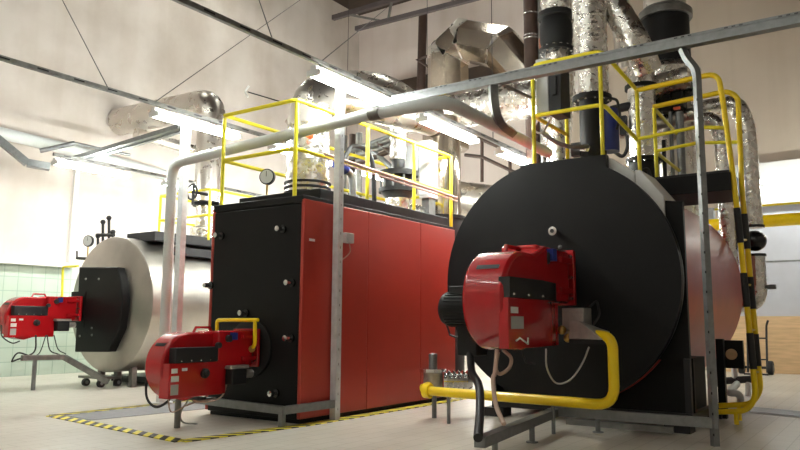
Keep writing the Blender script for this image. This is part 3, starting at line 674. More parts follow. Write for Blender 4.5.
# strut frame at the right boiler
t = thing('cable_support', (-2.4, 7.83, 0), 'large galvanised strut frame crossing above and before the round black boiler', 'strut frame')
SY = 7.83; SZ = 4.175
orl = MB().box(-5.5, 1.6, SY-.05, SY+.05, SZ-.06, SZ+.06).box(-5.5, 1.6, SY-.056, SY-.05, SZ+.03, SZ+.06).box(-5.5, 1.6, SY-.056, SY-.05, SZ-.06, SZ-.03).build('overhead_rail', M['galv'], t)
sl = MB()
for i in range(14):
    for k in range(3): sl.box(-5.3+i*.5+k*.07, -5.265+i*.5+k*.07, SY-.0585, SY-.0555, SZ+.038, SZ+.05)
merge(orl, sl, M['charcoal'])
po = MB().tube([(-1.60, SY, 0), (-1.60, SY, 3.85), (-1.70, SY+.02, 4.0), (-1.74, SY+.02, 4.12)], .045, 4, bend=.15).build('post', M['galv'], t)
sl = MB()
for i in range(18): sl.box(-1.606, -1.594, SY-.0475, SY-.040, .1+i*.2, .125+i*.2)
merge(po, sl, M['charcoal'])
MB().bar((-3.3, SY, .215), (-1.56, SY, .222), .06, .10).build('front_rail', M['galv'], t)
MB().bar((-3.03, 5.62, .185), (-3.28, 7.9, .205), .10, .09).build('side_rail', M['galv'], t)
MB().bar((-3.3, SY+.42, .06), (-2.1, SY+.42, .06), .05, .07).build('floor_rail', M['galv_dark'], t)
for x, y in ((-3.055, 5.95), (-3.15, 6.95), (-2.84, 8.0)):
    MB().cyl((x, y, 0), (x, y, .18), .028).build('leg', M['galv'], t)
    MB().cyl((x, y, 0), (x, y, .012), .06).build('foot', M['galv'], t)
q = at(500, 88, Y=SY)
MB().tube([at(493, 86, Y=SY), at(494, 108, Y=SY), at(500, 124, Y=SY+.2), at(513, 133, Y=SY+.6)], .07, 4, bend=.2).build('drop_arm', M['galv'], t)
MB().bar(at(502, 84, Y=SY+.02), at(531, 98, Y=SY+.5), .03, .03).build('stay', M['galv_dark'], t)

# ------------------------------------------------------------------ right boiler
CX, CZ, RB = -3.53, 1.72, 1.525
t = thing('round_boiler', (CX, 10.5, 0), 'big round red boiler with a black disc shaped front, at the right', 'boiler')
pr = []
for i in range(97):
    a = 2*math.pi*i/96+math.pi/2
    pr.append((CX+RB*math.cos(a), CZ+RB*math.sin(a)))
zf = 3.225; xl_, xr_ = -3.95, -2.82
right = [p for p in pr if not (xl_ < p[0] < xr_ and p[1] > CZ)]
ang = sorted(right, key=lambda p: math.atan2(p[0]-CX, -(p[1]-CZ)))   # starts at the top going round
ang = sorted(right, key=lambda p: (math.atan2(p[1]-CZ, p[0]-CX)-math.atan2(1.3, .71)) % (2*math.pi), reverse=True)
poly = [(xl_, zf), (xr_, zf), (xr_, CZ+math.sqrt(RB*RB-(xr_-CX)**2))]+ang+[(xl_, CZ+math.sqrt(RB*RB-(xl_-CX)**2))]
fp = MB().prism(poly, 'y', 8.5, 8.60).build('front_plate', M['black'], t, ang=30)
MB().lathe((CX, 8.60, CZ), (0, 1, 0), [(0, RB-.005), (.05, RB-.005), (.05, RB-.05)], n=96).build('rim', M['galv'], t)
MB().cyl((CX, 8.62, CZ), (CX, 8.78, CZ), RB-.06, n=72).build('collar', M['black'], t)
MB().lathe((CX, 8.76, CZ), (0, 1, 0), [(0, .01), (0, 1.5), (.01, 1.52), (3.6, 1.52), (3.78, 1.44), (3.9, 1.2), (3.95, 0)], n=80).build('shell', M['shell_red'], t)
fpl = MB().prism([(-4.9, .78), (-2.02, .78), (-2.02, 2.60), (-2.4, 2.66), (-2.4, 2.4), (-4.9, 2.4)], 'y', 8.70, 8.77).build('frame_plate', M['black'], t)
MB().box(-2.05, -2.0, 8.69, 8.76, .12, 2.60).build('frame_upright', M['black'], t)
MB().box(-4.45, -1.99, 8.80, 8.86, .12, .80).build('base_plate', M['black'], t)
MB().box(-4.45, -4.38, 8.6, 10.2, .10, .70).build('base_rail', M['black'], t)
MB().box(-2.06, -1.98, 8.62, 10.2, .10, .19).build('base_rail', M['charcoal'], t)
MB().box(-4.45, -1.98, 8.60, 8.66, .12, .20).build('base_rail', M['charcoal'], t)
MB().box(-2.06, -1.99, 8.64, 8.70, .12, .80).build('base_post', M['charcoal'], t)
MB().box(-2.0, -1.91, 10.1, 10.2, 0, 1.0).build('base_post', M['black'], t)
MB().box(-4.4, -2.75, 11.8, 12.0, 0, .9).build('rear_saddle', M['black'], t)
MB().box(-4.2, -2.12, 8.95, 10.0, .15, .78).build('inner_skirt', M['black_matte'], t)
for x, y in ((-4.4, 8.65), (-2.12, 8.6), (-4.4, 10.1), (-2.1, 10.15)):
    MB().box(x-.14, x+.14, y-.12, y+.12, 0, .11).build('foot', M['charcoal'], t)
lug = MB().box(-1.99, -1.72, 10.35, 10.42, .62, .98).build('lug', M['black'], t)
MB().cyl((-1.86, 10.35, .80), (-1.86, 10.335, .80), .07).build('lug_hole', M['wood'], lug)
bo = at(556, 232, Y=8.5); b1 = MB().lathe((bo.x, 8.5, bo.z), (0, -1, 0), [(0, .03), (.06, .03), (.07, .055), (.12, .055), (.13, .0)], n=16).build('plate_bolt', M['chrome'], fp)
MB().cyl((bo.x, 8.374, bo.z), (bo.x, 8.365, bo.z), .025).build('bolt_socket', M['rubber'], b1)
for p in ((560, 247),): q = at(*p, Y=8.5); MB().ball(q, .025).build('plate_stud', M['galv_dark'], fp)
# white saddle plates behind the front
for a, bq, c in (((-2.86, 3.20), (-2.50, 2.80), 'a'), ((-2.48, 3.02), (-2.28, 2.80), 'b')):
    pass
MB().prism([(-3.9, 3.2), (-2.80, 3.2), (-2.52, 2.99), (-2.52, 2.6), (-3.9, 2.6)], 'y', 8.63, 9.6).build('saddle', M['beam'], t, bevel=.01)
MB().prism([(-2.52, 3.02), (-2.46, 3.02), (-2.2, 2.68), (-2.2, 2.3), (-2.52, 2.3)], 'y', 8.65, 9.3).build('saddle', M['beam'], t, bevel=.01)
MB().box(-4.0, -2.9, 9.6, 12.4, 3.1, 3.26).build('top_deck', M['black'], t)
# side platform
pt_ = thing('side_platform', (-2.2, 9.95, 2.78), 'black steel platform on the right shoulder of the round red boiler', 'platform')
MB().box(-2.82, -1.62, 9.55, 10.55, 2.83, 3.06).build('fascia', M['black'], pt_, bevel=.008)
MB().box(-2.80, -1.64, 9.57, 10.53, 3.06, 3.09).build('deck', M['charcoal'], pt_)
MB().box(-2.78, -2.70, 9.7, 9.8, 2.5, 2.83).build('bracket', M['black'], pt_)

# railing on the front of the boiler
xf0, xf1, yf = -3.85, -2.93, 8.72
railing('safety_railing', 'yellow safety railing standing on top of the round black boiler front', [
    ((xf0, yf, 3.20), (xf0, yf, 4.60)), ((xf1, yf, 3.2), (xf1, yf, 4.62)), ((-2.79, 9.80, 3.05), (-2.79, 9.80, 4.40)), ((xf0, 9.9, 3.26), (xf0, 9.9, 4.6))],
    [('top_rail', [(xf0, 9.9, 4.62), (xf0, yf, 4.62), (xf1+.03, yf, 4.62), (-2.79, 9.80, 4.38)]),
     ('mid_rail', [(xf0, 9.9, 3.92), (xf0, yf, 3.92), (xf1+.03, yf, 3.92), (-2.79, 9.8, 3.66)])])

# yellow ladder with railing loops
def line(pts, Y): return [at(x, y, Y=Y) for x, y in pts]
YA, YB_ = 9.62, 10.05
near = [(638, 90), (718, 73), (722, 95), (735, 190), (745, 285), (753, 368), (756, 397), (747, 411), (711, 412.2)]
far = [(653, 107), (727, 91), (738, 97), (742, 190), (751, 285), (758, 365), (761, 390), (752, 404), (716, 406)]
t = thing('access_ladder', tuple(at(736, 424, Z=0)), 'yellow access ladder with black bands, right of the round red boiler', 'ladder')
for pl, Y in ((near, YA), (far, YB_)):
    MB().tube(line(pl, Y), .034, 14, bend=.16).build('stringer', M['rail'] if False else M['gas'], t)
for xs, Y, bands in ((lambda y: 735+(y-190)*.1035, YA, ((208, 243), (273, 307), (333, 369))), (lambda y: 742+(y-190)*.0915, YB_, ((214, 249), (277, 309), (334, 366)))):
    for u, v in bands: MB().cyl(at(xs(u), u, Y=Y), at(xs(v), v, Y=Y), .041, n=14).build('black_band', M['rubber'], t)
MB().tube(line([(638, 139), (697, 127), (727, 128)], YA), .024, 10).build('mid_rail', M['rail'], t)
MB().tube(line([(657, 151), (697, 143), (740, 142)], YB_), .024, 10).build('mid_rail', M['rail'], t)
q = at(654, 108, Y=YB_); MB().cyl((q.x, YB_, 3.08), (q.x, YB_, q.z), .027, n=12).build('post', M['rail'], t)
q2 = at(677, 134, X=q.x); MB().cyl(q, q2, .024, n=10).build('brace', M['rail'], t)
q = at(657, 153, Y=YB_); MB().cyl(q, at(686, 176, X=q.x), .024, n=10).build('brace', M['rail'], t)
for py in (240, 285, 330, 372):
    f = (py-190)/178; a = at(735+18*f, py, Y=YA); bq = at(742+16*f, py, Y=YB_); MB().cyl(a, bq, .014, n=8).build('rung', M['gas'], t)
a = at(736, 413, Y=YA); MB().cyl((a.x, YA, 0), (a.x, YA, a.z), .028).build('foot', M['gas'], t)
a = at(739, 406, Y=YB_); MB().cyl((a.x, YB_, 0), (a.x, YB_, max(a.z, .05)), .028).build('foot', M['gas'], t)

# gas line at the front of the right boiler
t = thing('gas_pipe', (-3.6, 7.6, 0), 'thick yellow gas pipe running low across the round black boiler front', 'pipe')
GY = 7.62
p1, p2, p3 = at(427, 391, Y=GY), at(614, 402, Y=GY), at(613, 338, Y=GY)
MB().tube([(p1.x, GY, .365), (-2.52, GY, .345), (-2.52, GY, 1.05), (-2.78, GY+.12, 1.07)], .056, 22, bend=.2).build('main_run', M['gas'], t)
MB().cyl((p1.x-.03, GY, .365), (p1.x+.05, GY, .365), .09).build('end_flange', M['gas'], t)
for x in (-4.52, -3.2): MB().cyl((x, GY, 0), (x, GY, .34), .022).build('stand', M['galv'], t)
t = thing('gas_regulator', (-4.9, 7.95, 0), 'silver gas regulator with upright stub at the left end of the yellow gas pipe', 'valve')
q = at(433, 384, Y=7.92); gx = q.x
MB().cyl((gx, 7.92, .36), (gx, 7.92, .60), .12).build('body', M['alu'], t)
MB().lathe((gx, 7.92, .56), (0, 0, 1), [(0, .10), (.01, .17), (.05, .17), (.06, .10)]).build('disc', M['chrome'], t)
MB().lathe((gx, 7.92, .60), (0, 0, 1), [(0, .055), (.19, .055), (.20, .045), (.201, 0)]).build('stub', M['galv'], t)
MB().lathe((gx+.12, 7.98, .47), (.8, .5, .0), [(0, .09), (.04, .09), (.06, .13), (.09, .10), (.12, .13), (.15, .10), (.18, .13), (.21, .10), (.24, .13), (.27, .10), (.30, .13), (.36, .09)]).build('bellows', M['chrome'], t)
MB().cyl((gx, 7.70, .38), (gx, 7.95, .42), .06).build('inlet', M['gas'], t)
MB().cyl((gx, 7.95, 0), (gx, 7.95, .4), .03).build('stand', M['galv'], t)
# valve train by the burner flange
t = thing('gas_valve_train', (-2.95, 7.8, 1.0), 'grey gas valve block between the big burner and the yellow pipe', 'valve')
a, bq = at(565, 308, Y=7.95), at(587, 330, Y=7.95)
MB().box(a.x, bq.x, 7.85, 8.12, bq.z, a.z).build('actuator', M['alu'], t, bevel=.012)
MB().cyl((a.x+.02, 8.02, bq.z-.06), (-2.80, 7.76, 1.08), .075).build('body', M['alu'], t)
MB().hull8([(-3.02, 7.66, 1.02), (-2.62, 7.60, 1.02), (-2.62, 7.85, 1.02), (-3.02, 7.9, 1.02), (-3.02, 7.70, 1.22), (-2.9, 7.66, 1.22), (-2.62, 7.85, 1.10), (-3.02, 7.9, 1.22)]).build('cover', M['alu'], t, bevel=.008)
MB().box(-3.0, -2.6, 7.62, 7.9, .97, 1.02).build('tray', M['black_matte'], t)
for p in ((562, 330), (568, 338), (575, 334)): MB().ball(at(*p, Y=7.8), .05).build('fitting', M['brass'], t)
MB().tube([at(590, 307, Y=8.0), at(597, 300, Y=8.1), at(600, 315, Y=8.1), at(590, 330, Y=8.0)], .014, 8, bend=.05).build('impulse_line', M['rubber'], t)
MB().cyl((a.x+.1, 8.0, 1.2), (-3.25, 8.3, 1.32), .07).build('elbow', M['black_matte'], t)
# cables from the big burner
MB().spline([at(470, 352, Y=6.9), at(472, 372, Y=6.7), at(479, 386, Y=6.3), at(480, 410, Y=6.0), at(478, 438, Y=5.55)], .04, 12).build('hose', M['rubber'], bb_t)
MB().spline([at(497, 350, Y=6.6), at(495, 372, Y=6.5), at(493, 380, Y=6.4), at(496, 405, Y=6.3), at(504, 424, Y=6.1)], .022, 10).build('cable', M['cable_beige'], bb_t)
MB().spline([at(503, 350, Y=6.7), at(511, 358, Y=6.7), at(509, 368, Y=6.7), at(500, 374, Y=6.65), at(496, 368, Y=6.6), at(498, 352, Y=6.6)], .018, 10).build('cable', M['cable_beige'], bb_t)
MB().spline([at(546, 349, Y=7.6), at(547, 368, Y=7.7), at(556, 383, Y=7.8), at(570, 380, Y=7.9), at(582, 364, Y=7.9), at(589, 347, Y=7.9)], .010, 8).build('cable', M['cable_white'], bb_t)
MB().spline([at(522, 350, Y=7.2), at(526, 362, Y=7.3), at(535, 364, Y=7.4)], .010, 8).build('cable', M['charcoal'], bb_t)
MB().tube([at(447, 325, Y=7.0), at(450, 335, Y=7.0), at(458, 338, Y=7.0)], .012, 8).build('cable', M['rubber'], bb_t)

# ------------------------------------------------------------------ pipes and pumps behind the round boiler
def vpipe(name, label, cat, px, py, Y, z0, z1, r, mm, segs=()):
    q = at(px, py, Y=Y); t = thing(name, (q.x, Y, z0), label, cat)
    MB().cyl((q.x, Y, z0), (q.x, Y, z1), r, n=28).build('pipe', M[mm], t)
    for nm, a, bq, rr, m2 in segs: MB().cyl((q.x, Y, a), (q.x, Y, bq), rr, n=28).build(nm, M[m2], t)
    return t, q.x
def zof(px, py, Y): return at(px, py, Y=Y).z
def bolts(t, x, y, z, r, n=14):
    for i in range(n):
        a = 2*math.pi*i/n; MB().cyl((x+r*math.cos(a), y+r*math.sin(a), z-.05), (x+r*math.cos(a), y+r*math.sin(a), z+.05), .02, n=8).build('bolt', M['chrome'], t)
t, x = vpipe('downpipe', 'dark brown steel pipe with bright bands, left of the black compensator', 'pipe', 531, 30, 12.6, 0, 9.5, .14, 'steel_brown')
for py in (15, 37, 40): z = zof(531, py, 12.6); MB().cyl((x, 12.6, z), (x, 12.6, z+.03), .148).build('band', M['chrome'], t)
t, x = vpipe('downpipe', 'thin grey brown pipe close beside the dark brown pipe', 'pipe', 541, 30, 12.6, 0, 9.5, .06, 'galv_dark')
Yc = 11.0
t, x = vpipe('riser_pipe', 'foil wrapped riser with a bulging black compensator between flanges', 'pipe', 556, 30, Yc, 3.26, 9, .19, 'foil')
za, zb2 = zof(556, 53, Yc), zof(556, 14, Yc)
MB().lathe((x, Yc, za), (0, 0, 1), [(0, .2), (0, .29), (.06, .29), (.07, .23), ((zb2-za)*.3, .27), ((zb2-za)*.7, .27), (zb2-za-.09, .23), (zb2-za-.08, .30), (zb2-za, .30), (zb2-za, .2)]).build('compensator', M['black_matte'], t)
bolts(t, x, Yc, zb2-.03, .265)
bolts(t, x, Yc, za+.03, .255)
MB().box(x-.29, x-.24, Yc-.05, Yc+.05, za+.02, za+.3).build('red_tag', M['primer'], t)
MB().lathe((x, Yc, zof(556, 12, Yc)), (0, 0, 1), [(0, .2), (.0, .24), (.9, .30), (2.5, .30)]).build('upper_wrapping', M['foil'], t)
Yd = 10.3
t, x = vpipe('riser_pipe', 'wide foil wrapped riser behind the front yellow railing', 'pipe', 590, 40, Yd, zof(590, 96, Yd), 9, .255, 'foil')
for py in (8, 38): z = zof(590, py, Yd); MB().cyl((x, Yd, z), (x, Yd, z+.03), .262).build('band', M['foil_smooth'], t)
z96 = zof(592, 97, Yd)
t = thing('circulation_pump', (x, Yd, 3.2), 'black inline pump with blue motor below the wide foil riser', 'pump')
MB().cyl((x, Yd, 3.2), (x, Yd, z96-.02), .19).build('casing', M['black_matte'], t)
MB().cyl((x, Yd, z96-.07), (x, Yd, z96), .29).build('flange', M['black_matte'], t)
bolts(t, x, Yd, z96-.05, .25, 12)
MB().cyl((x+.20, Yd+.12, zof(608, 150, Yd)), (x+.20, Yd+.12, zof(608, 108, Yd)), .15).build('motor', M['blue'], t)
MB().tube([(x+.25, Yd, 4.5), (x+.38, Yd, 4.45), (x+.42, Yd, 4.2), (x+.36, Yd, 4.0)], .02, 8, bend=.05).build('cable', M['rubber'], t)
MB().box(x-.3, x-.16, Yd-.12, Yd, 3.66, 3.86).build('side_valve', M['rubber'], t)
MB().cyl((x-.1, Yd-.2, 3.75), (x+.0, Yd-.24, 3.72), .05).build('plug', M['chrome'], t)
# grey switch box on the railing
t = thing('switch_cabinet', (-3.5, 8.9, 3.9), 'grey switch cabinet with a black side, hung behind the yellow railing', 'cabinet')
a, bq = at(535.5, 60, Y=8.78), at(549, 111, Y=8.78)
MB().box(a.x, bq.x, 8.77, 9.08, bq.z, a.z).build('body', M['cab'], t, bevel=.01)
MB().box(bq.x, bq.x+.18, 8.77, 9.08, bq.z-.06, a.z-.05).build('black_side', M['charcoal'], t, bevel=.01)
MB().box(bq.x+.06, bq.x+.12, 8.74, 8.77, bq.z+.2, bq.z+.45).build('handle', M['rubber'], t)
MB().spline([(a.x+.06, 8.85, bq.z), at(534, 128, Y=9.0), at(541, 133, Y=9.05), at(549, 122, Y=9.1), (bq.x, 8.9, bq.z)], .014).build('cable', M['cable_white'], t)
for px in (538, 545): q = at(px, 113, Y=9.05); MB().cyl(q, q-Vector((0, 0, .08)), .02).build('gland', M['rubber'], t)
tag(MB().tube([at(541, 131, Y=9.3), at(556, 143, Y=9.4), at(574, 148, Y=9.6), at(588, 146, Y=9.8)], .03, 10, bend=.15).build('hose', M['galv']), 'bent grey hose running under the switch cabinet to the pump', 'hose')
tag(MB().cyl(at(558, 88, Y=11.4), at(556, 146, Y=11.4), .30, .24).build('wrapped_vessel', M['foil']), 'foil wrapped vessel behind the front railing, below the switch cabinet', 'vessel')
# diagonal foil pipe at the top
tag(MB().tube([at(592, -30, Y=10.6), at(636, 42, Y=10.6), at(648, 70, Y=10.9)], .21, 24, bend=.25).build('sloping_pipe', M['foil']), 'sloping foil pipe crossing the top of the photo beside the wide riser', 'pipe')
t, x = vpipe('riser_pipe', 'foil wrapped riser with black valve behind the corner of the yellow railing', 'pipe', 640, 60, 11.2, 3.26, 5.2, .21, 'foil',
             [('valve_body', zof(640, 121, 11.2), zof(640, 88, 11.2), .16, 'black_matte'), ('lower_flange', 3.66, 3.72, .27, 'black_matte'), ('valve_flange', zof(640, 88, 11.2)-.03, zof(640, 88, 11.2)+.03, .25, 'black_matte')])
bolts(t, x, 11.2, 3.69, .24, 10)
MB().cyl((x, 11.2, 3.26), (x, 11.2, 3.66), .225).build('black_base', M['black_matte'], t)
MB().box(x-.30, x-.2, 11.0, 11.1, 4.1, 4.4).build('actuator', M['rubber'], t)
MB().cyl((x-.45, 11.1, zof(636, 108, 11.2)), (x+.1, 11.1, zof(636, 106, 11.2)), .07).build('valve_arm', M['rubber'], t)
tag(MB().cyl(at(618, 0, Y=12.2), at(628, 70, Y=12.2), .17).build('riser_pipe', M['foil_smooth']), 'dull foil pipe half hidden behind the sloping foil pipe', 'pipe')
# chimney with black sleeve
t, x = vpipe('chimney_pipe', 'wide grey chimney with a black sleeve at the top right', 'chimney', 666, 40, 12.8, zof(666, 72, 12.8), 9.8, .36, 'foil_smooth')
za, zb2 = zof(666, 72, 12.8), zof(666, 20, 12.8)
MB().cyl((x, 12.8, za), (x, 12.8, zb2), .40).build('black_sleeve', M['black_matte'], t)
MB().lathe((x, 12.8, zb2), (0, 0, 1), [(0, .40), (0, .46), (.12, .46), (.2, .38)]).build('sleeve_rim', M['galv_dark'], t)
MB().lathe((x, 12.8, zof(666, 86, 12.8)), (0, 0, 1), [(0, .40), (0, .50), (.2, .56), (.3, .50), (.36, .38)]).build('wrapped_shoulder', M['foil'], t)
MB().cyl((x, 12.8, 3.0), (x, 12.8, zof(666, 86, 12.8)), .36).build('lower_pipe', M['foil_smooth'], t)
tag(MB().tube([at(636, 112, Y=11.6), at(650, 88, Y=11.6), at(690, 77, Y=11.6)], .18, 20, bend=.3).build('pipe_elbow', M['foil']), 'foil elbow pipe in front of the black chimney sleeve', 'pipe')
# dark valve group and thin pipes in the middle of the right group
t = thing('valve_group', tuple(at(670, 112, Y=11.8)), 'black valve bodies in a row under the chimney, behind the railing', 'valves')
MB().cyl(at(646, 110, Y=11.8), at(684, 101, Y=11.8), .12).build('header', M['black_matte'], t)
for px, py in ((655, 108), (668, 104), (680, 101)): MB().box(*(lambda q: (q.x-.09, q.x+.09, 11.6, 11.9, q.z-.16, q.z+.2))(at(px, py, Y=11.8))).build('valve', M['black_matte'], t, bevel=.02)
q = at(690, 91, Y=11.8); MB().lathe((q.x, 11.75, q.z), (0, -1, 0), [(0, .14), (.03, .14), (.04, .05), (.1, .05)]).build('handwheel', M['rubber'], t)
q = at(674, 108, Y=11.6); MB().box(q.x, q.x+.1, 11.55, 11.6, q.z-.04, q.z).build('red_tag', M['orange'], t)
for px, nm in ((664, 'small dark valve spindle standing on the side platform'), (672, 'thin grey standpipe behind the side platform'), (681, 'pale standpipe behind the railing brace')):
    q = at(px, 150, Y=11.3)
    tag(MB().cyl((q.x, 11.3, 3.0), (q.x, 11.3, zof(px, 112 if px > 664 else 140, 11.3)), .03 if px < 680 else .06).build('standpipe', M['rubber'] if px == 664 else M['galv']), nm, 'pipe')
tag(MB().cyl(at(612, 135, Y=11.9), at(700, 112, Y=11.9), .11).build('cross_pipe', M['foil_smooth']), 'long silver pipe crossing behind the pumps of the round boiler', 'pipe')
tag(MB().tube([at(612, 150, Y=11.5), at(623, 158, Y=11.5), at(628, 148, Y=11.5), at(627, 135, Y=11.5)], .03, 8, bend=.1).build('drain_pipe', M['rubber']), 'black U shaped drain pipe beside the blue pump motor', 'pipe')
tag(MB().tube([at(640, 172, Y=9.9), at(648, 168, Y=9.9), at(651, 178, Y=9.9)], .025, 8, bend=.06).build('drain_pipe', M['rubber']), 'small black bent pipe at the edge of the side platform', 'pipe')

# silver pipes at the far right
Ye = 13.2
t = thing('wrapped_pipe', (at(750, 200, Y=Ye).x, Ye, 1), 'foil wrapped pipe coming down behind the ladder with a black ball compensator', 'pipe')
xp = at(752, 200, Y=Ye).x; zt2 = zof(738, 104, Ye)
MB().tube([at(690, 111, Y=Ye), at(737, 103, Y=Ye), (xp-.02, Ye, zof(750, 128, Ye)), (xp, Ye, zof(753, 228, Ye))], .15, 22, bend=.18).build('upper_run', M['foil'], t)
zb3 = zof(754, 241, Ye)
MB().ball((xp, Ye, zb3), .19, (1, 1, .9)).build('ball_compensator', M['black_gloss'], t)
for dz in (-.26, .22): MB().lathe((xp, Ye, zb3+dz), (0, 0, 1), [(0, .1), (0, .17), (.04, .17), (.04, .1)]).build('flange', M['black_gloss'], t)
ze = zof(760, 304, Ye)
MB().tube([(xp, Ye, zb3-.24), (xp, Ye, ze), (xp-1.1, Ye, ze)], .15, 22, bend=.25).build('lower_run', M['foil'], t)
MB().cyl((xp-.05, Ye-.04, ze+.3), (xp-.05, Ye-.04, zb3-.26), .125).build('primed_run', M['primer'], t)
q = at(764, 287, Y=Ye); MB().cyl((xp+.1, Ye, q.z), (xp+.28, Ye, q.z), .04).build('side_stub', M['galv'], t)
Yg = 12.9
t = thing('wrapped_pipe', (at(727, 200, Y=Yg).x, Yg, 1.7), 'foil pipe bending down behind the ladder onto the red shell', 'pipe')
xq = at(727, 200, Y=Yg).x
MB().tube([at(690, 122, Y=Yg), at(714, 118, Y=Yg), (xq-.03, Yg, zof(724, 140, Yg)), (xq, Yg, zof(729, 275, Yg))], .13, 20, bend=.2).build('run', M['foil'], t)
q = at(693, 170, Y=Yg)
tag(MB().cyl((q.x, Yg, 3.0), (q.x, Yg, zof(693, 108, Yg)), .11).build('wrapped_pipe', M['foil']), 'upright foil pipe directly behind the side platform', 'pipe')
tag(MB().cyl((-3.2, 15, 3.10), (7.9, 15, 3.16), .115).build('gas_main', M['gas']), 'thick yellow gas main running along the back wall at the right', 'pipe')
tag(MB().cyl((-3.2, 15.2, 3.43), (7.9, 15.2, 3.47), .02).build('gas_line', M['rail']), 'thin yellow line above the thick gas main', 'pipe')
t = thing('pipe_stand', (3, 15.1, 0), 'steel stand holding the yellow pipes outside the right picture edge', 'stand')
MB().box(2.95, 3.05, 15.05, 15.25, 0, 3.45).build('post', M['galv'], t)
t = thing('pipe_stand', (-2.95, 15.1, 0), 'steel stand holding the yellow gas main behind the round red boiler', 'stand')
MB().box(-3.0, -2.9, 15.05, 15.25, 0, 3.45).build('post', M['galv'], t)
# floor level fittings right of the boiler
q = at(740, 414, Z=0)
t = thing('drain_pipe', (at(740, 408, Z=0).x, 10.75, 0), 'bent grey drain pipe standing on the floor beside the ladder foot', 'pipe')
a = at(741, 409, Z=0); hh = at(741, 393, Y=a.y)
MB().tube([(a.x, a.y, 0), (a.x, a.y, hh.z), at(728, 393, Y=a.y-.1), at(737, 384, Y=a.y+.6)], .05, 14, bend=.1).build('pipe', M['pipe_grey'], t)
a = at(748, 396, Z=0)
t = thing('outlet_pipe', (a.x, a.y, 0), 'dark drain pipe on a grey support between round boiler and ladder', 'pipe')
MB().cyl(at(724, 381, Y=a.y), at(752, 379, Y=a.y), .06).build('arm', M['charcoal'], t)
MB().cyl((a.x, a.y, 0), at(748, 378, Y=a.y), .045).build('support', M['pipe_grey'], t)
MB().cyl(at(733, 350, Y=a.y), at(735, 379, Y=a.y), .05).build('stem', M['pipe_grey'], t)

# hand truck at the back wall
c0, c1 = at(742, 373, Z=0), at(771, 374, Z=0); YH = 19.35
xa_, xb_ = at(742, 372, Y=YH).x, at(771, 373, Y=YH).x
t = thing('hand_truck', ((xa_+xb_)/2, YH, 0), 'black two wheeled hand truck leaning by the timber boarding', 'hand truck')
for x in (xa_, xb_):
    w = MB().lathe((x-.06, YH, .16), (1, 0, 0), [(0, .08), (0, .15), (.02, .165), (.10, .165), (.12, .15), (.12, .08)], n=24).build('wheel', M['rubber'], t)
    MB().cyl((x-.07, YH, .16), (x+.07, YH, .16), .06).build('hub', M['galv'], w)
MB().cyl((xa_, YH, .16), (xb_, YH, .16), .03).build('axle', M['charcoal'], t)
xu = at(766, 340, Y=YH).x; 
for x in (xa_+.15, xu):
    MB().tube([(x, YH-.1, .05), (x, YH+.15, 1.05), (x+.02, YH+.05, 1.16), (x+.08, YH-.12, 1.26)], .025, 10, bend=.08).build('upright', M['charcoal'], t)
for z in (.35, .85): MB().cyl((xa_+.15, YH-.02+.2*z*.5, z), (xu, YH-.02+.2*z*.5, z), .018).build('crossbar', M['charcoal'], t)
MB().box(xa_+.1, xu+.05, YH-.36, YH-.1, .0, .03).build('toe_plate', M['charcoal'], t)

# ------------------------------------------------------------------ big ducts at the back
t = thing('arched_duct', tuple(at(446, 130, Y=13)), 'large shiny faceted duct arching over behind the lamp rows', 'duct')
YD = 13.2
path = [at(448, 150, Y=YD), at(448, 56, Y=YD), at(464, 41, Y=YD), at(501, 48, Y=YD), at(529, 80, Y=YD), at(556, 118, Y=YD)]
MB().mitre(path, .45, 8, math.pi/8).build('duct_body', M['mirror'], t, ang=20)
for i in range(1, 5):
    d1 = (path[i]-path[i-1]).normalized()*.03; d2 = (path[i+1]-path[i]).normalized()*.03
    MB().mitre([path[i]-d1, path[i], path[i]+d2], .46, 8, math.pi/8).build('seam', M['foil_smooth'], t, ang=20)
tag(MB().cyl(at(395, 118, Y=12.4), at(575, 92, Y=12.4), .38, n=32).build('cross_duct', M['foil']), 'wide silver duct lying behind the bend of the grey pipe', 'duct')
tag(MB().tube([at(300, 130, Y=12.6), at(320, 100, Y=12.6), at(345, 88, Y=12.6), at(385, 92, Y=12.6), at(415, 116, Y=12.6)], .42, 24, bend=.6).build('bent_duct', M['foil_smooth']), 'wide dull silver duct arching behind the right lamp row', 'duct')
tag(MB().tube([at(368, 98, Y=11.8), at(384, 92, Y=11.8), at(398, 106, Y=11.8), at(412, 120, Y=11.8)], .15, 18, bend=.3).build('vent_pipe', M['foil']), 'small shiny elbow pipe above the second right hand lamp', 'pipe')
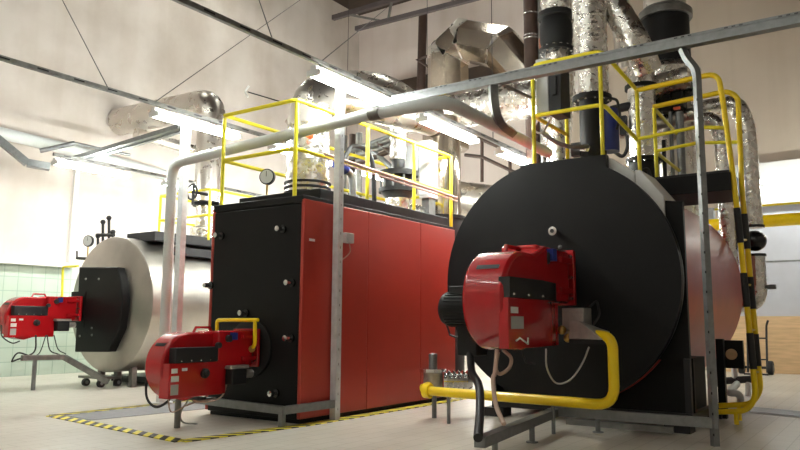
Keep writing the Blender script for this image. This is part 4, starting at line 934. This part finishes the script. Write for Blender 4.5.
tag(MB().cyl(at(432, 197, Y=13.5), at(500, 206, Y=13.5), .42, n=32).build('low_duct', M['foil_smooth']), 'horizontal silver duct behind the upper left edge of the round boiler', 'duct')
tag(MB().cyl(at(423, 12, Y=18.9), at(421, 90, Y=18.9), .14).build('downpipe', M['steel_brown']), 'brown drainpipe on the back wall left of the arched duct', 'pipe')
tag(MB().tube([at(434, 70, Y=13.6), at(417, 60, Y=13.6), at(433, 54, Y=13.6)], .04, 8).build('wall_bracket', M['steel_brown']), 'pointed brown bracket at the left side of the arched duct', 'bracket')
t = thing('wall_railing', tuple(at(505, 165, Y=16)), 'dark brown handrails on the back wall between lamps and round boiler', 'railing')
for pl in ([(465, 155), (482, 157), (520, 175)], [(478, 138), (540, 165)]):
    MB().tube([at(*p, Y=17) for p in pl], .05, 8).build('rail', M['steel_brown'], t)
for a, bq in (((482, 137), (482, 182)), ((510, 150), (510, 175))): MB().cyl(at(*a, Y=17), at(*bq, Y=17), .045).build('post', M['steel_brown'], t)
tag(MB().bar(at(440, 90, Y=15), at(540, 82, Y=15), .2, .3).build('timber_beam', M['dark_wood']), 'dark timber beam seen below the arched duct', 'beam')
# small wall lamp bracket
t = thing('sensor', tuple(at(248, 94, Y=10)), 'small white sensor on a thin arm above the red boiler railing', 'sensor')
MB().cyl(at(248, 92, Y=10), at(285, 103, Y=10), .012).build('arm', M['charcoal'], t)
MB().tube([at(248, 97, Y=10), at(245, 91, Y=10), at(249, 86, Y=10)], .02, 8, bend=.04).build('bracket', M['white'], t)

# ------------------------------------------------------------------ render look
w = bpy.data.worlds.new('world'); scene.world = w; w.use_nodes = True
w.node_tree.nodes['Background'].inputs['Color'].default_value = (.9, .93, 1, 1); w.node_tree.nodes['Background'].inputs['Strength'].default_value = .05
scene.view_settings.view_transform = 'Standard'; scene.view_settings.look = 'None'
scene.view_settings.exposure = 0.62; scene.view_settings.gamma = 1.0; scene.view_settings.use_curve_mapping = False
scene.cycles.use_denoising = True
scene.cycles.max_bounces = 8; scene.cycles.diffuse_bounces = 5; scene.cycles.sample_clamp_indirect = 8
